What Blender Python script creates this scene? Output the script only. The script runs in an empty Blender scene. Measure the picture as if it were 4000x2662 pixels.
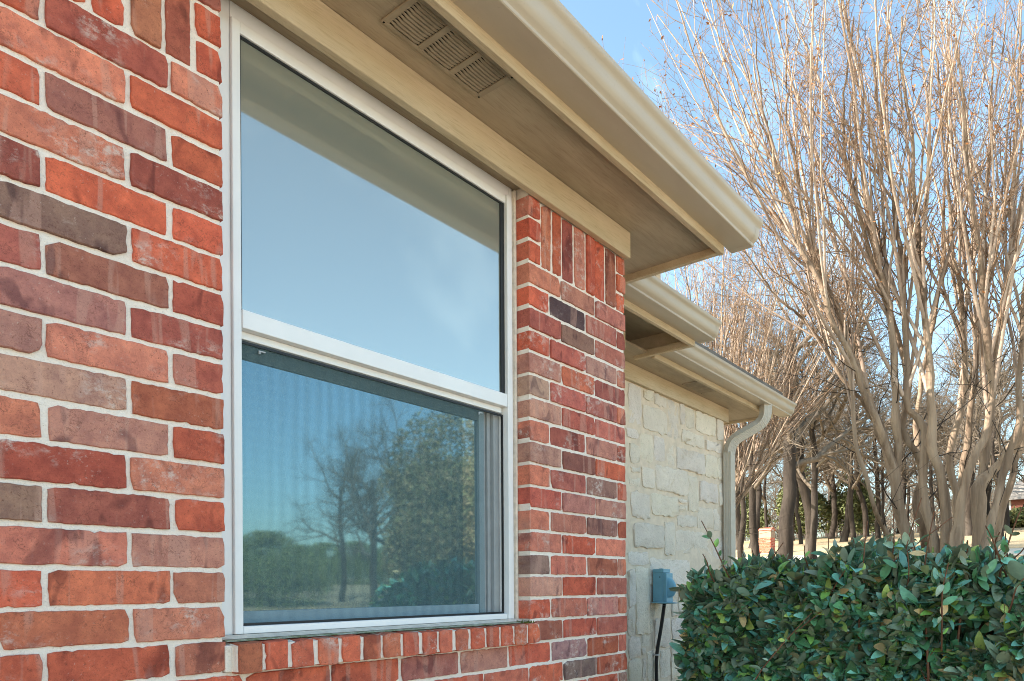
import bpy, math, random
import numpy as np
from mathutils import Vector, Matrix

random.seed(7); rng = np.random.default_rng(7)
C = bpy.context.scene.collection
sc = bpy.context.scene
R = math.radians

# ------------------------------------------------------------------ camera, light, exposure
FOC, AZ, ROLL, PY = 2800.0, math.atan(2296/2800.0), .006, 2299.0
SA, CA = math.sin(AZ), math.cos(AZ)
H, DW = 1.2, 1.323                       # camera height, distance to the brick face (plane Y = 0)
cam = bpy.data.cameras.new('camera'); co = bpy.data.objects.new('camera', cam); C.objects.link(co)
cam.sensor_width = 36; cam.lens = FOC/4000*36; cam.shift_y = (PY-1331)/4000
cam.clip_start = .05; cam.clip_end = 800
F = Vector((CA, SA, 0)); Rt = Vector((SA, -CA, 0)); U = Vector((0, 0, 1))
rc = (Rt - ROLL*U).normalized(); uc = (U + ROLL*Rt).normalized()
M = Matrix((rc, uc, -F)).transposed().to_4x4(); M.translation = (0, -DW, H)
co.matrix_world = M
sc.camera = co

SUN_ROT, SUN_EL = R(-45), R(32)
w = bpy.data.worlds.new('World'); sc.world = w; w.use_nodes = True
wn, wl = w.node_tree.nodes, w.node_tree.links
sky = wn.new('ShaderNodeTexSky'); sky.sky_type = 'NISHITA'; sky.sun_disc = False
sky.sun_elevation = SUN_EL; sky.sun_rotation = SUN_ROT
sky.air_density = 1.0; sky.dust_density = 2.0; sky.ozone_density = .6
tc = wn.new('ShaderNodeTexCoord'); mp = wn.new('ShaderNodeMapping'); wl.new(tc.outputs['Generated'], mp.inputs[0])
mp.inputs['Rotation'].default_value = (0, R(35), R(25)); mp.inputs['Scale'].default_value = (1.2, 6, 3)
nz = wn.new('ShaderNodeTexNoise'); wl.new(mp.outputs[0], nz.inputs[0]); nz.inputs['Scale'].default_value = 1.6
nz.inputs['Detail'].default_value = 6; nz.inputs['Roughness'].default_value = .55
rp = wn.new('ShaderNodeValToRGB'); wl.new(nz.outputs[0], rp.inputs[0])
rp.color_ramp.elements[0].position = .54; rp.color_ramp.elements[1].position = .85
rp.color_ramp.elements[0].color = (0, 0, 0, 1); rp.color_ramp.elements[1].color = (.22, .22, .22, 1)
mx = wn.new('ShaderNodeMixRGB'); wl.new(rp.outputs[0], mx.inputs[0]); wl.new(sky.outputs[0], mx.inputs[1])
mx.inputs[2].default_value = (9.0, 9.6, 10.5, 1)
tint = wn.new('ShaderNodeMixRGB'); tint.blend_type = 'MULTIPLY'; tint.inputs[0].default_value = 1; tint.inputs[2].default_value = (.93, 1.06, 1.0, 1)
wl.new(mx.outputs[0], tint.inputs[1]); wl.new(tint.outputs[0], wn['Background'].inputs[0])
wn['Background'].inputs[1].default_value = .115
sl = bpy.data.lights.new('sun', 'SUN'); so = bpy.data.objects.new('sun', sl); C.objects.link(so)
sl.energy = 3.8; sl.angle = R(.5); sl.color = (1, .93, .84)
sd = Vector((math.sin(SUN_ROT)*math.cos(SUN_EL), math.cos(SUN_ROT)*math.cos(SUN_EL), math.sin(SUN_EL)))
so.rotation_euler = sd.to_track_quat('Z', 'Y').to_euler(); so.location = sd*60
sc.cycles.filter_width = 1.0; sc.cycles.use_denoising = True; sc.cycles.denoising_prefilter = 'NONE'
sc.view_settings.view_transform = 'Standard'; sc.view_settings.look = 'None'
sc.view_settings.exposure = 1.92; sc.view_settings.gamma = 1; sc.view_settings.use_curve_mapping = False

# ------------------------------------------------------------------ helpers
def ray(px, py):
    dx, dy = px-2000, py-PY
    return (dx-ROLL*dy)/FOC, (ROLL*dx+dy)/FOC
def atY(px, py, Y):                      # a surveyed point on a plane parallel to the front wall
    t, D = ray(px, py); zz = (DW+Y)/(SA-t*CA)
    return Vector((zz*(CA+t*SA), Y, H-D*zz))
def atD(px, py, zz):                     # a surveyed point at a known distance
    t, D = ray(px, py)
    return Vector((zz*(CA+t*SA), zz*(SA-t*CA)-DW, H-D*zz))

def mesh(name, v, f, smooth=False, col=None):
    me = bpy.data.meshes.new(name)
    me.from_pydata([tuple(p) for p in v], [], f)
    if smooth: me.polygons.foreach_set('use_smooth', [True]*len(me.polygons))
    if col is not None:
        a = me.attributes.new('Col', 'FLOAT_COLOR', 'POINT')
        a.data.foreach_set('color', np.asarray(col, dtype=np.float32).ravel())
    me.update(); return me
def mesh_np(name, v, q, col=None, smooth=True):
    me = bpy.data.meshes.new(name); v = np.asarray(v, np.float32); q = np.asarray(q, np.int32)
    me.vertices.add(len(v)); me.vertices.foreach_set('co', v.ravel())
    n = q.shape[1]
    me.loops.add(q.size); me.loops.foreach_set('vertex_index', q.ravel())
    me.polygons.add(len(q)); me.polygons.foreach_set('loop_start', np.arange(0, q.size, n, dtype=np.int32))
    me.polygons.foreach_set('loop_total', np.full(len(q), n, np.int32))
    if smooth: me.polygons.foreach_set('use_smooth', np.ones(len(q), bool))
    if col is not None:
        a = me.attributes.new('Col', 'FLOAT_COLOR', 'POINT'); a.data.foreach_set('color', np.asarray(col, np.float32).ravel())
    me.update(calc_edges=True); return me
def link(name, data, parent=None, m=None):
    o = bpy.data.objects.new(name, data); C.objects.link(o)
    if parent is not None:
        o.parent = parent
        o.matrix_parent_inverse = PINV.get(parent.name, Matrix())
    if m is not None and data is not None and not data.materials: data.materials.append(m)
    return o
PINV = {}
def empty(name, loc):
    o = link(name, None); o.location = loc
    PINV[o.name] = Matrix.Translation(-Vector(loc))
    o.empty_display_size = .2
    return o
def tag(o, label=None, cat=None, group=None, kind=None):
    for k, x in (('label', label), ('category', cat), ('group', group), ('kind', kind)):
        if x: o[k] = x
    return o

class MB:
    def __init__(s): s.v, s.f, s.c = [], [], []
    def add(s, v, f, c=None):
        b = len(s.v); s.v += [tuple(p) for p in v]; s.f += [tuple(i+b for i in q) for q in f]
        if c is not None: s.c += [c]*len(v)
    def box(s, x0, x1, y0, y1, z0, z1, c=None):
        v = [(x, y, z) for z in (z0, z1) for y in (y0, y1) for x in (x0, x1)]
        s.add(v, [(0, 2, 3, 1), (4, 5, 7, 6), (0, 1, 5, 4), (2, 6, 7, 3), (0, 4, 6, 2), (1, 3, 7, 5)], c)
        return s
    def prismX(s, prof, x0, x1, caps=True):     # closed (y, z) outline pushed along X
        n = len(prof)
        v = [(x0, y, z) for y, z in prof]+[(x1, y, z) for y, z in prof]
        f = [(i, (i+1) % n, n+(i+1) % n, n+i) for i in range(n)]
        if caps: f += [tuple(range(n-1, -1, -1)), tuple(range(n, 2*n))]
        s.add(v, f); return s
    def sheetX(s, prof, x0, x1):
        n = len(prof)
        v = [(x0, y, z) for y, z in prof]+[(x1, y, z) for y, z in prof]
        s.add(v, [(i, i+1, n+i+1, n+i) for i in range(n-1)]); return s
    def build(s, name, m, parent=None, bevel=0, smooth=False, seg=2):
        o = link(name, mesh(name, s.v, s.f, smooth, s.c or None), parent, m)
        if bevel:
            b = o.modifiers.new('b', 'BEVEL'); b.width = bevel; b.segments = seg; b.limit_method = 'ANGLE'; b.angle_limit = R(35)
        return o

# tubes in batches: P (m, n, 3) points, Rr (m, n) radii, k sides
def tubes(batches):
    V, Q, off = [], [], 0
    for P, Rr, k in batches:
        m, n, _ = P.shape
        T = np.gradient(P, axis=1); T /= np.linalg.norm(T, axis=2, keepdims=True)+1e-9
        ref = np.where(np.abs(T[:, :1, 2:3]) > .9, np.array([1., 0, 0]), np.array([0, 0, 1.]))
        ref = np.broadcast_to(ref, T.shape)
        A = np.cross(T, ref); A /= np.linalg.norm(A, axis=2, keepdims=True)+1e-9
        B = np.cross(T, A)
        th = np.arange(k)*2*math.pi/k
        ring = P[:, :, None, :]+Rr[:, :, None, None]*(np.cos(th)[None, None, :, None]*A[:, :, None, :]+np.sin(th)[None, None, :, None]*B[:, :, None, :])
        V.append(ring.reshape(-1, 3))
        i = np.arange(m)[:, None, None]*n*k+np.arange(n-1)[None, :, None]*k+np.arange(k)[None, None, :]
        j = np.arange(m)[:, None, None]*n*k+np.arange(n-1)[None, :, None]*k+((np.arange(k)+1) % k)[None, None, :]
        Q.append(np.stack([i, j, j+k, i+k], -1).reshape(-1, 4)+off)
        off += m*n*k
    return np.concatenate(V), np.concatenate(Q)
def unit(a): return a/(np.linalg.norm(a, axis=-1, keepdims=True)+1e-9)
def sprout(P, Rr, num, t0, t1, ln, lv, ang, av, n, wig, up, rs, tip=.35, rmin=.0012, bias=None):
    m, pn, _ = P.shape
    idx = np.repeat(np.arange(m), num); K = len(idx)
    t = rng.uniform(t0, t1, K); s = t*(pn-1); i = np.minimum(s.astype(int), pn-2); fr = (s-i)[:, None]
    o = P[idx, i]*(1-fr)+P[idx, i+1]*fr
    tan = unit(P[idx, i+1]-P[idx, i])
    r0 = np.maximum((Rr[idx, i]*(1-fr[:, 0])+Rr[idx, i+1]*fr[:, 0])*rs, rmin)
    q = rng.normal(size=(K, 3))
    if bias is not None: q = q+np.asarray(bias)
    perp = unit(q-tan*(q*tan).sum(1, keepdims=True))
    a = np.radians(rng.normal(ang, av, K))[:, None]
    d = unit(tan*np.cos(a)+perp*np.sin(a))
    L = ln*(1+lv*rng.uniform(-1, 1, K))*(1.15-.5*t)
    out = np.zeros((K, n, 3)); out[:, 0] = o; p = o
    for j in range(1, n):
        d = unit(d+wig*rng.normal(size=(K, 3))+np.array([0, 0, up]))
        p = p+d*(L/(n-1))[:, None]; out[:, j] = p
    rad = r0[:, None]*np.linspace(1, tip, n)[None, :]
    return out, rad
def path(pts, n):                        # a smooth curve through hand-placed points (x, y, z, r)
    A = np.array(pts, float); m = len(A)
    s = np.r_[0, np.cumsum(np.linalg.norm(np.diff(A[:, :3], axis=0), axis=1))]
    u = np.linspace(0, s[-1], n); out = np.zeros((n, 4))
    T = np.gradient(A, s, axis=0)
    for j, x in enumerate(u):
        i = min(max(np.searchsorted(s, x)-1, 0), m-2); h = s[i+1]-s[i]; t = (x-s[i])/h
        out[j] = ((2*t**3-3*t*t+1)*A[i]+(t**3-2*t*t+t)*h*T[i]+(-2*t**3+3*t*t)*A[i+1]+(t**3-t*t)*h*T[i+1])
    return out[:, :3], np.maximum(out[:, 3], .002)

# ------------------------------------------------------------------ materials
class NT:
    def __init__(s, name, rough=.7, spec=.3):
        s.m = bpy.data.materials.new(name); s.m.use_nodes = True
        s.t = s.m.node_tree; s.b = s.t.nodes['Principled BSDF']
        s.b.inputs['Roughness'].default_value = rough; s.b.inputs['Specular IOR Level'].default_value = spec
    def n(s, typ, **kw):
        x = s.t.nodes.new(typ)
        for k, v in kw.items():
            if k.startswith('i_'): x.inputs[k[2:].replace('_', ' ')].default_value = v
            else: setattr(x, k, v)
        return x
    def l(s, a, b): s.t.links.new(a, b)
    def coord(s, kind='Object', scale=(1, 1, 1), add=None):
        if kind == 'pos': o = s.n('ShaderNodeNewGeometry').outputs['Position']
        else: o = s.n('ShaderNodeTexCoord').outputs[kind]
        if add is not None:
            v = s.n('ShaderNodeVectorMath', operation='ADD'); s.l(o, v.inputs[0]); s.l(add, v.inputs[1]); o = v.outputs[0]
        mp = s.n('ShaderNodeMapping'); mp.inputs['Scale'].default_value = scale; s.l(o, mp.inputs[0])
        return mp.outputs[0]
    def noise(s, vec, scale, detail=4, rough=.55, dist=0):
        x = s.n('ShaderNodeTexNoise', i_Scale=scale, i_Detail=detail, i_Roughness=rough, i_Distortion=dist); s.l(vec, x.inputs['Vector'])
        return x.outputs['Fac']
    def ramp(s, fac, *st):
        r = s.n('ShaderNodeValToRGB'); s.l(fac, r.inputs[0]); e = r.color_ramp.elements
        while len(e) < len(st): e.new(.5)
        for q, (p, c) in zip(e, st):
            q.position = p; q.color = c if len(c) == 4 else (*c, 1)
        return r.outputs[0]
    def mix(s, fac, a, b, mode='MIX'):
        x = s.n('ShaderNodeMixRGB', blend_type=mode)
        for v, i in ((fac, 0), (a, 1), (b, 2)):
            if isinstance(v, (int, float)): x.inputs[i].default_value = v if i == 0 else (v, v, v, 1)
            elif isinstance(v, tuple): x.inputs[i].default_value = (*v, 1)
            else: s.l(v, x.inputs[i])
        return x.outputs[0]
    def math(s, op, a, b=0.):
        x = s.n('ShaderNodeMath', operation=op)
        for v, i in ((a, 0), (b, 1)):
            if isinstance(v, (int, float)): x.inputs[i].default_value = v
            else: s.l(v, x.inputs[i])
        return x.outputs[0]
    def color(s, c):
        if isinstance(c, tuple): s.b.inputs['Base Color'].default_value = (*c, 1)
        else: s.l(c, s.b.inputs['Base Color'])
    def bump(s, h, strength=.3, dist=.002):
        x = s.n('ShaderNodeBump', i_Strength=strength, i_Distance=dist); s.l(h, x.inputs['Height'])
        s.l(x.outputs[0], s.b.inputs['Normal'])
g1 = (1, 1, 1); g0 = (0, 0, 0)

def m_brick():
    s = NT('brick_clay', .85, .2)
    at = s.n('ShaderNodeAttribute', attribute_name='Col'); col, rnd = s.mix(1, at.outputs['Color'], (1.27, 1.12, 1.17), 'MULTIPLY'), at.outputs['Alpha']
    off = s.math('MULTIPLY', rnd, 97.0); cx = s.n('ShaderNodeCombineXYZ')
    for i in range(3): s.l(off, cx.inputs[i])
    p = s.coord('pos', add=cx.outputs[0])
    def scaled(x, y, z):
        mp = s.n('ShaderNodeMapping'); mp.inputs['Scale'].default_value = (x, y, z); s.l(p, mp.inputs[0]); return mp.outputs[0]
    cloud = s.noise(p, 24, 8, .72)
    c = s.mix(s.ramp(cloud, (.35, g0), (.7, g1)), s.mix(1, col, (.66, .56, .58), 'MULTIPLY'), s.mix(1, col, (1.15, 1.08, .98), 'MULTIPLY'))
    band = s.noise(scaled(26, 1, 3), 1.0, 2, .5, .6)            # flash bands left by the kiln
    bm = s.math('MULTIPLY', s.ramp(band, (.585, g0), (.63, g1)), .6)
    c = s.mix(bm, c, s.mix(.6, c, (.56, .33, .26)))
    band2 = s.noise(scaled(17, 2, 9), 1.0, 2, .5, .8)
    d2 = s.math('MULTIPLY', s.ramp(band2, (.60, g0), (.67, g1)), .7)
    c = s.mix(d2, c, s.mix(1, c, (.40, .38, .46), 'MULTIPLY'))
    sm = s.noise(scaled(.8, 1, 1.1), 48, 8, .74, .2)            # scum and mortar smears
    big = s.noise(p, 7, 2)
    smf = s.math('MULTIPLY', s.ramp(sm, (.50, g0), (.62, g1)), s.ramp(big, (.52, g0), (.64, (.8, .8, .8))))
    c = s.mix(smf, c, (.64, .53, .47))
    pit = s.noise(p, 190, 4, .65)
    c = s.mix(s.ramp(pit, (.28, (.75, .75, .75)), (.40, g0)), c, (.14, .05, .03))
    wsp = s.noise(p, 150, 5, .75)
    c = s.mix(s.math('MULTIPLY', s.ramp(wsp, (.60, g0), (.68, g1)), s.ramp(s.noise(p, 16, 3), (.45, g0), (.65, (.6, .6, .6)))), c, (.62, .50, .44))
    c = s.mix(s.math('MULTIPLY', s.ramp(s.noise(p, 420, 2), (.3, g0), (.7, g1)), .22), c, s.mix(1, c, (1.25, 1.2, 1.15), 'MULTIPLY'))
    ck = s.math('ABSOLUTE', s.math('SUBTRACT', s.noise(p, 52, 5, .6, .6), .5))
    c = s.mix(s.math('MULTIPLY', s.ramp(ck, (.004, g1), (.014, g0)), s.ramp(s.noise(p, 20, 2), (.46, g0), (.58, (.55, .55, .55)))), c, (.13, .05, .035))
    grit = s.noise(p, 620, 2, .5)
    c = s.mix(s.ramp(grit, (.30, (.45, .45, .45)), (.44, g0)), c, s.mix(1, c, (.5, .45, .45), 'MULTIPLY'))
    s.color(c)
    h = s.math('ADD', s.math('MULTIPLY', s.noise(p, 60, 7, .72), 1.0), s.math('MULTIPLY', s.noise(p, 330, 3, .6), .35))
    s.bump(h, .8, .0028); return s.m
def m_mortar():
    s = NT('mortar', .95, .1); p = s.coord('pos')
    c = s.mix(s.ramp(s.noise(p, 14, 4), (.3, g0), (.7, g1)), (.84, .74, .645), (.88, .80, .71))
    c = s.mix(s.ramp(s.noise(p, 300, 2), (.6, g0), (.75, (.35, .35, .35))), c, (.38, .30, .24))
    c = s.mix(s.ramp(s.noise(p, 30, 5, .7), (.60, g0), (.74, (.4, .4, .4))), c, (.52, .36, .24))
    c = s.mix(s.ramp(s.noise(p, 520, 2), (.28, (.4, .4, .4)), (.38, g0)), c, (.5, .4, .33))
    s.color(c); s.bump(s.math('ADD', s.noise(p, 60, 6, .7), s.math('MULTIPLY', s.noise(p, 340, 3), .6)), .6, .004); return s.m
def m_stone():
    s = NT('limestone', .9, .15)
    at = s.n('ShaderNodeAttribute', attribute_name='Col'); p = s.coord('pos')
    c = s.mix(s.ramp(s.noise(p, 9, 5, .6), (.3, g0), (.7, g1)), s.mix(1, at.outputs['Color'], (.86, .85, .84), 'MULTIPLY'), at.outputs['Color'])
    c = s.mix(s.ramp(s.noise(p, 6.5, 5, .7, .5), (.60, g0), (.72, (.5, .5, .5))), c, (.42, .29, .12))
    c = s.mix(s.ramp(s.noise(p, 70, 4, .7), (.30, (.45, .45, .45)), (.4, g0)), c, (.25, .21, .17))
    s.color(c); s.bump(s.math('ADD', s.noise(p, 22, 8, .70), s.math('MULTIPLY', s.noise(p, 120, 3), .4)), .9, .014); return s.m
def m_paint(name, a, b, rough=.6, grain=True, dirt=.0):
    s = NT(name, rough, .3); p = s.coord('pos')
    c = s.mix(s.ramp(s.noise(s.coord('pos', (1.2, 5, 6)), 3, 4), (.35, g0), (.68, g1)), a, b)
    if grain:
        st = s.coord('pos', (5, 85, 85)); nn = s.noise(st, 2.2, 5, .65, .9)
        c = s.mix(s.math('MULTIPLY', s.ramp(nn, (.30, g1), (.5, g0)), .45), c, s.mix(1, c, (.55, .48, .40), 'MULTIPLY'))
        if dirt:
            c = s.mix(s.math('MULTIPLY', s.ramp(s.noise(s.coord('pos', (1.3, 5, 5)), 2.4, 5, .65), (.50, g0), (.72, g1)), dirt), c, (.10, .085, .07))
        s.bump(nn, .55, .0025)
    else:
        c = s.mix(s.ramp(s.noise(p, 160, 2), (.66, g0), (.74, (.25, .25, .25))), c, (.30, .26, .2))
        s.bump(s.noise(p, 8, 2), .05, .002)
    s.color(c); return s.m
def m_plain(name, c, rough=.5, spec=.4, var=.08, scale=30):
    s = NT(name, rough, spec); p = s.coord('pos')
    s.color(s.mix(s.ramp(s.noise(p, scale, 4), (.3, g0), (.7, g1)), tuple(x*(1-var) for x in c), tuple(min(1, x*(1+var)) for x in c))); return s.m
def m_bark(name, a, b, c3, scale=6, stretch=.25, bump=.5):
    s = NT(name, .85, .15); v = s.coord('Object', (1, 1, stretch))
    nn = s.noise(v, scale, 5, .65, .4)
    c = s.mix(s.ramp(nn, (.34, g0), (.64, g1)), a, b)
    c = s.mix(s.ramp(s.noise(v, scale*.35, 3), (.52, g0), (.7, (.8, .8, .8))), c, c3)
    s.color(c); s.bump(s.noise(v, scale*2.2, 5, .7), bump, .02); return s.m
def m_leaf(name):
    s = NT(name, .36, .6)
    at = s.n('ShaderNodeAttribute', attribute_name='Col'); g = s.n('ShaderNodeNewGeometry')
    p = s.coord('pos')
    c = s.mix(s.ramp(s.noise(p, 60, 3), (.3, g0), (.7, g1)), s.mix(1, at.outputs['Color'], (.72, .74, .74), 'MULTIPLY'), at.outputs['Color'])
    c = s.mix(s.math('MULTIPLY', g.outputs['Backfacing'], .7), c, (.25, .285, .215))
    s.color(c); s.bump(s.noise(p, 170, 3), .25, .002)
    s.b.inputs['Transmission Weight'].default_value = 0
    return s.m
def m_pane(name, dark, gcol, fac, rough=.0):
    s = NT(name); t = s.t; t.nodes.remove(s.b)
    d = s.n('ShaderNodeBsdfDiffuse'); d.inputs[0].default_value = (*dark, 1)
    g = s.n('ShaderNodeBsdfGlossy'); g.inputs['Color'].default_value = (*gcol, 1); g.inputs['Roughness'].default_value = rough
    lw = s.n('ShaderNodeLayerWeight', i_Blend=.25)
    bw = s.coord('pos'); bp = s.n('ShaderNodeBump', i_Strength=.004, i_Distance=.01); s.l(s.noise(bw, 3, 2), bp.inputs['Height'])
    s.l(bp.outputs[0], g.inputs['Normal'])
    m = s.n('ShaderNodeMixShader'); s.l(s.math('ADD', s.math('MULTIPLY', lw.outputs['Fresnel'], .5), fac), m.inputs[0])
    s.l(d.outputs[0], m.inputs[1]); s.l(g.outputs[0], m.inputs[2]); s.l(m.outputs[0], t.nodes['Material Output'].inputs[0])
    return s.m
def m_screen():
    s = NT('screen_mesh'); t = s.t; t.nodes.remove(s.b)
    d = s.n('ShaderNodeBsdfDiffuse'); d.inputs[0].default_value = (.13, .20, .215, 1)
    tr = s.n('ShaderNodeBsdfTransparent'); tr.inputs[0].default_value = (.84, .95, 1, 1)
    m = s.n('ShaderNodeMixShader'); s.l(d.outputs[0], m.inputs[1]); s.l(tr.outputs[0], m.inputs[2])
    p = s.n('ShaderNodeNewGeometry').outputs['Position']
    wv = []
    for ax in ('X', 'Z'):                                        # the woven wires
        wq = s.n('ShaderNodeTexWave', bands_direction=ax, i_Scale=230.0, i_Distortion=0.); s.l(p, wq.inputs[0]); wv.append(wq.outputs['Fac'])
    k = s.math('MULTIPLY', s.ramp(wv[0], (.15, (.35, .35, .35)), (.5, g1)), s.ramp(wv[1], (.15, (.35, .35, .35)), (.5, g1)))
    rw = s.n('ShaderNodeTexWave', bands_direction='X', i_Scale=9.5, i_Distortion=2.6); rw.inputs['Detail Scale'].default_value = .6; rw.inputs['Detail'].default_value = 1.; s.l(p, rw.inputs[0])
    s.l(s.math('ADD', s.math('ADD', s.math('MULTIPLY', k, .42), .29), s.math('MULTIPLY', rw.outputs['Fac'], .065)), m.inputs[0])
    s.l(m.outputs[0], t.nodes['Material Output'].inputs[0]); return s.m
def m_ground():
    s = NT('dormant_lawn', .95, .1); p = s.coord('pos')
    c = s.mix(s.ramp(s.noise(p, .6, 6, .65), (.35, g0), (.65, g1)), (.40, .29, .17), (.52, .41, .26))
    c = s.mix(s.ramp(s.noise(p, 9, 6, .75), (.45, g0), (.75, (.8, .8, .8))), c, (.24, .15, .08))
    c = s.mix(s.ramp(s.noise(p, .13, 3), (.5, g0), (.66, (.5, .5, .5))), c, (.30, .29, .13))
    s.color(c); s.bump(s.noise(p, 14, 6, .7), .8, .06); return s.m

MBR, MMO, MST = m_brick(), m_mortar(), m_stone()
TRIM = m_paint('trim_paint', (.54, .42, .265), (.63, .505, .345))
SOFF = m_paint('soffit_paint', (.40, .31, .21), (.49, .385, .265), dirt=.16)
GUT = m_paint('gutter_enamel', (.47, .385, .285), (.52, .435, .33), .38, grain=False)
SPOUT = m_paint('downspout_enamel', (.52, .475, .395), (.57, .525, .445), .42, grain=False)
VINYL = m_plain('white_vinyl', (.84, .83, .82), .35, .4, .03, 12)
STEELTRK = m_plain('grey_vinyl', (.42, .43, .44), .4)
BLACK = m_plain('black_rubber', (.015, .016, .018), .5)
CAULK = m_plain('old_caulk', (.78, .69, .58), .8, .2, .15, 60)
s_ = NT('mossy_caulk', .95, .1); p_ = s_.coord('pos')
s_.color(s_.mix(s_.ramp(s_.noise(s_.coord('pos', (1, 1, 2)), 38, 6, .75), (.38, g0), (.62, g1)), (.66, .62, .50), (.22, .24, .10)))
s_.bump(s_.noise(p_, 150, 4, .7), .8, .004); MOSS = s_.m
VENT = m_plain('vent_enamel', (.36, .28, .19), .55, .3, .14, 18)
DARK = m_plain('dark_void', (.02, .017, .014), .9, .1)
PANE_U = m_pane('coated_glass', (.24, .26, .225), (.84, .87, .84), .34, .04)
PANE_L = m_pane('clear_glass', (.03, .06, .06), (.80, .95, 1.0), .50, .028)
SCREEN = m_screen()
GROUND = m_ground()
ROOFM = m_plain('roof_shingle', (.17, .155, .14), .95, .1, .25, 9)
CRAPE = m_bark('crape_bark', (.17, .115, .078), (.38, .28, .195), (.11, .075, .052), 12, .08, .9)
CSUNLIT = m_bark('sunlit_crape_bark', (.36, .26, .19), (.52, .40, .31), (.22, .15, .11), 9, .10, .3)  # paler copy of the bark; sunlight on the upper branches put into the colour
CTWIG = m_bark('crape_twig', (.20, .125, .08), (.32, .215, .14), (.13, .08, .05), 14, .3, .2)
OAKB = m_bark('oak_bark', (.026, .020, .016), (.056, .043, .034), (.11, .09, .075), 5, .3, .9)
OAKT = m_bark('oak_twig', (.11, .085, .064), (.18, .145, .112), (.075, .058, .044), 8, .4, .3)
DRYL = m_plain('dry_leaf', (.42, .17, .06), .8, .2, .35, 9)
LEAF = m_leaf('oleaster_leaf')
SHOOT = m_bark('shoot_bark', (.18, .085, .05), (.26, .13, .08), (.13, .07, .045), 30, .3, .2)
JUNI = NT('evergreen_leaf', .7, .2)
a_ = JUNI.n('ShaderNodeAttribute', attribute_name='Col'); JUNI.color(a_.outputs['Color']); JUNI = JUNI.m

# ------------------------------------------------------------------ terrain
def gz(x, y):
    t = min(max((y+14)/12.5, 0), 1); t = t*t*(3-2*t)
    u = min(max((-14-y)/8, 0), 1); far = min(.034*max(math.hypot(x, y)-16, 0), 2.6)*u*u*(3-2*u)
    return .1*min(max(x-4.5, 0), 43.5)*t+far
def gridmesh(xs, ys, dz, m, name):
    v = [(x, y, gz(x, y)+dz) for y in ys for x in xs]; n = len(xs)
    f = [(j*n+i, j*n+i+1, (j+1)*n+i+1, (j+1)*n+i) for j in range(len(ys)-1) for i in range(n-1)]
    o = link(name, mesh(name, v, f, True), None, m); tag(o, kind='structure'); return o
xs = sorted([-300, -120, -60, -30, -15, -6, 0, 4.5]+[4.5+2*i for i in range(1, 22)]+[48, 52, 60, 80, 120, 200, 340])
ys = sorted([-320, -150, -110, -90, -80, -70, -60, -50, -44, -38, -34, -30, -26, -23, -20, -17]+[-14+1.25*i for i in range(0, 11)]+[2, 6, 10, 16, 24, 34, 50, 90, 160, 320])
gridmesh(xs, ys, 0, GROUND, 'ground')
BOUNCE = m_plain('bounce_concrete', (.60, .52, .43), .9, .1, .10, 1.5)
gridmesh([-9, -5, 0, 4.5, 8.5, 12.5], [-12.75, -10.25, -7.75, -5.25, -2.9], .012, BOUNCE, 'bounce_slab')  # pale slab added in front of the house to bounce sunlight onto it
ROADM = m_plain('concrete_road', (.50, .44, .36), 1., .0, .12, 2)
ro = gridmesh([25.2, 26.5, 28.5], [-1.5, 2, 6, 10, 16, 24, 34, 50], .008, ROADM, 'road')

# ------------------------------------------------------------------ the house
house = tag(empty('brick_house', (1.7, 0, 0)), 'single storey red brick and pale stone house with tan eaves and a white window', 'house')
def part(mb, name, m, parent=house, **k): return mb.build(name, m, parent, **k)

CH = .0677; Z0 = H+.575*CH                                   # brick course height, level of joint 0
def jz(k): return Z0+k*CH
XE, XP, XL = 2.267, 1.7025, .7285                            # wall end, window opening right and left

mo = MB()
mo.box(-4.2, XL-.004, .0048, .11, 0, 2.46); mo.box(XL-.004, XP+.004, .0048, .11, 0, jz(-3)+.002)
mo.box(XP+.004, XE-.004, .0048, .11, 0, 2.46)
wall = part(mo, 'brick_wall', MMO)
PAL = [((.52, .150, .085), 5), ((.48, .135, .08), 5), ((.54, .21, .145), 5), ((.50, .18, .125), 4), ((.40, .12, .08), 3),
       ((.48, .22, .17), 2), ((.30, .10, .08), 1.5), ((.27, .20, .165), .7), ((.13, .105, .10), .5), ((.53, .155, .07), 2)]
def bcol(forced=None):
    c = forced or random.choices([p[0] for p in PAL], [p[1] for p in PAL])[0]
    c = (c[0], c[1]*1.02, c[2]*.94) if c[0] > 1.9*c[1] else (c[0]*.96, c[1]*.86, c[2]*.84)
    if c[0] > 1.4*c[1]: c = (c[0], c[1], min(max(c[2], .56*c[1]), .76*c[1]))
    t = random.uniform(.93, 1.12); return tuple(min(.8, x*t*random.uniform(.95, 1.05)) for x in c)+(random.random(),)
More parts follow.
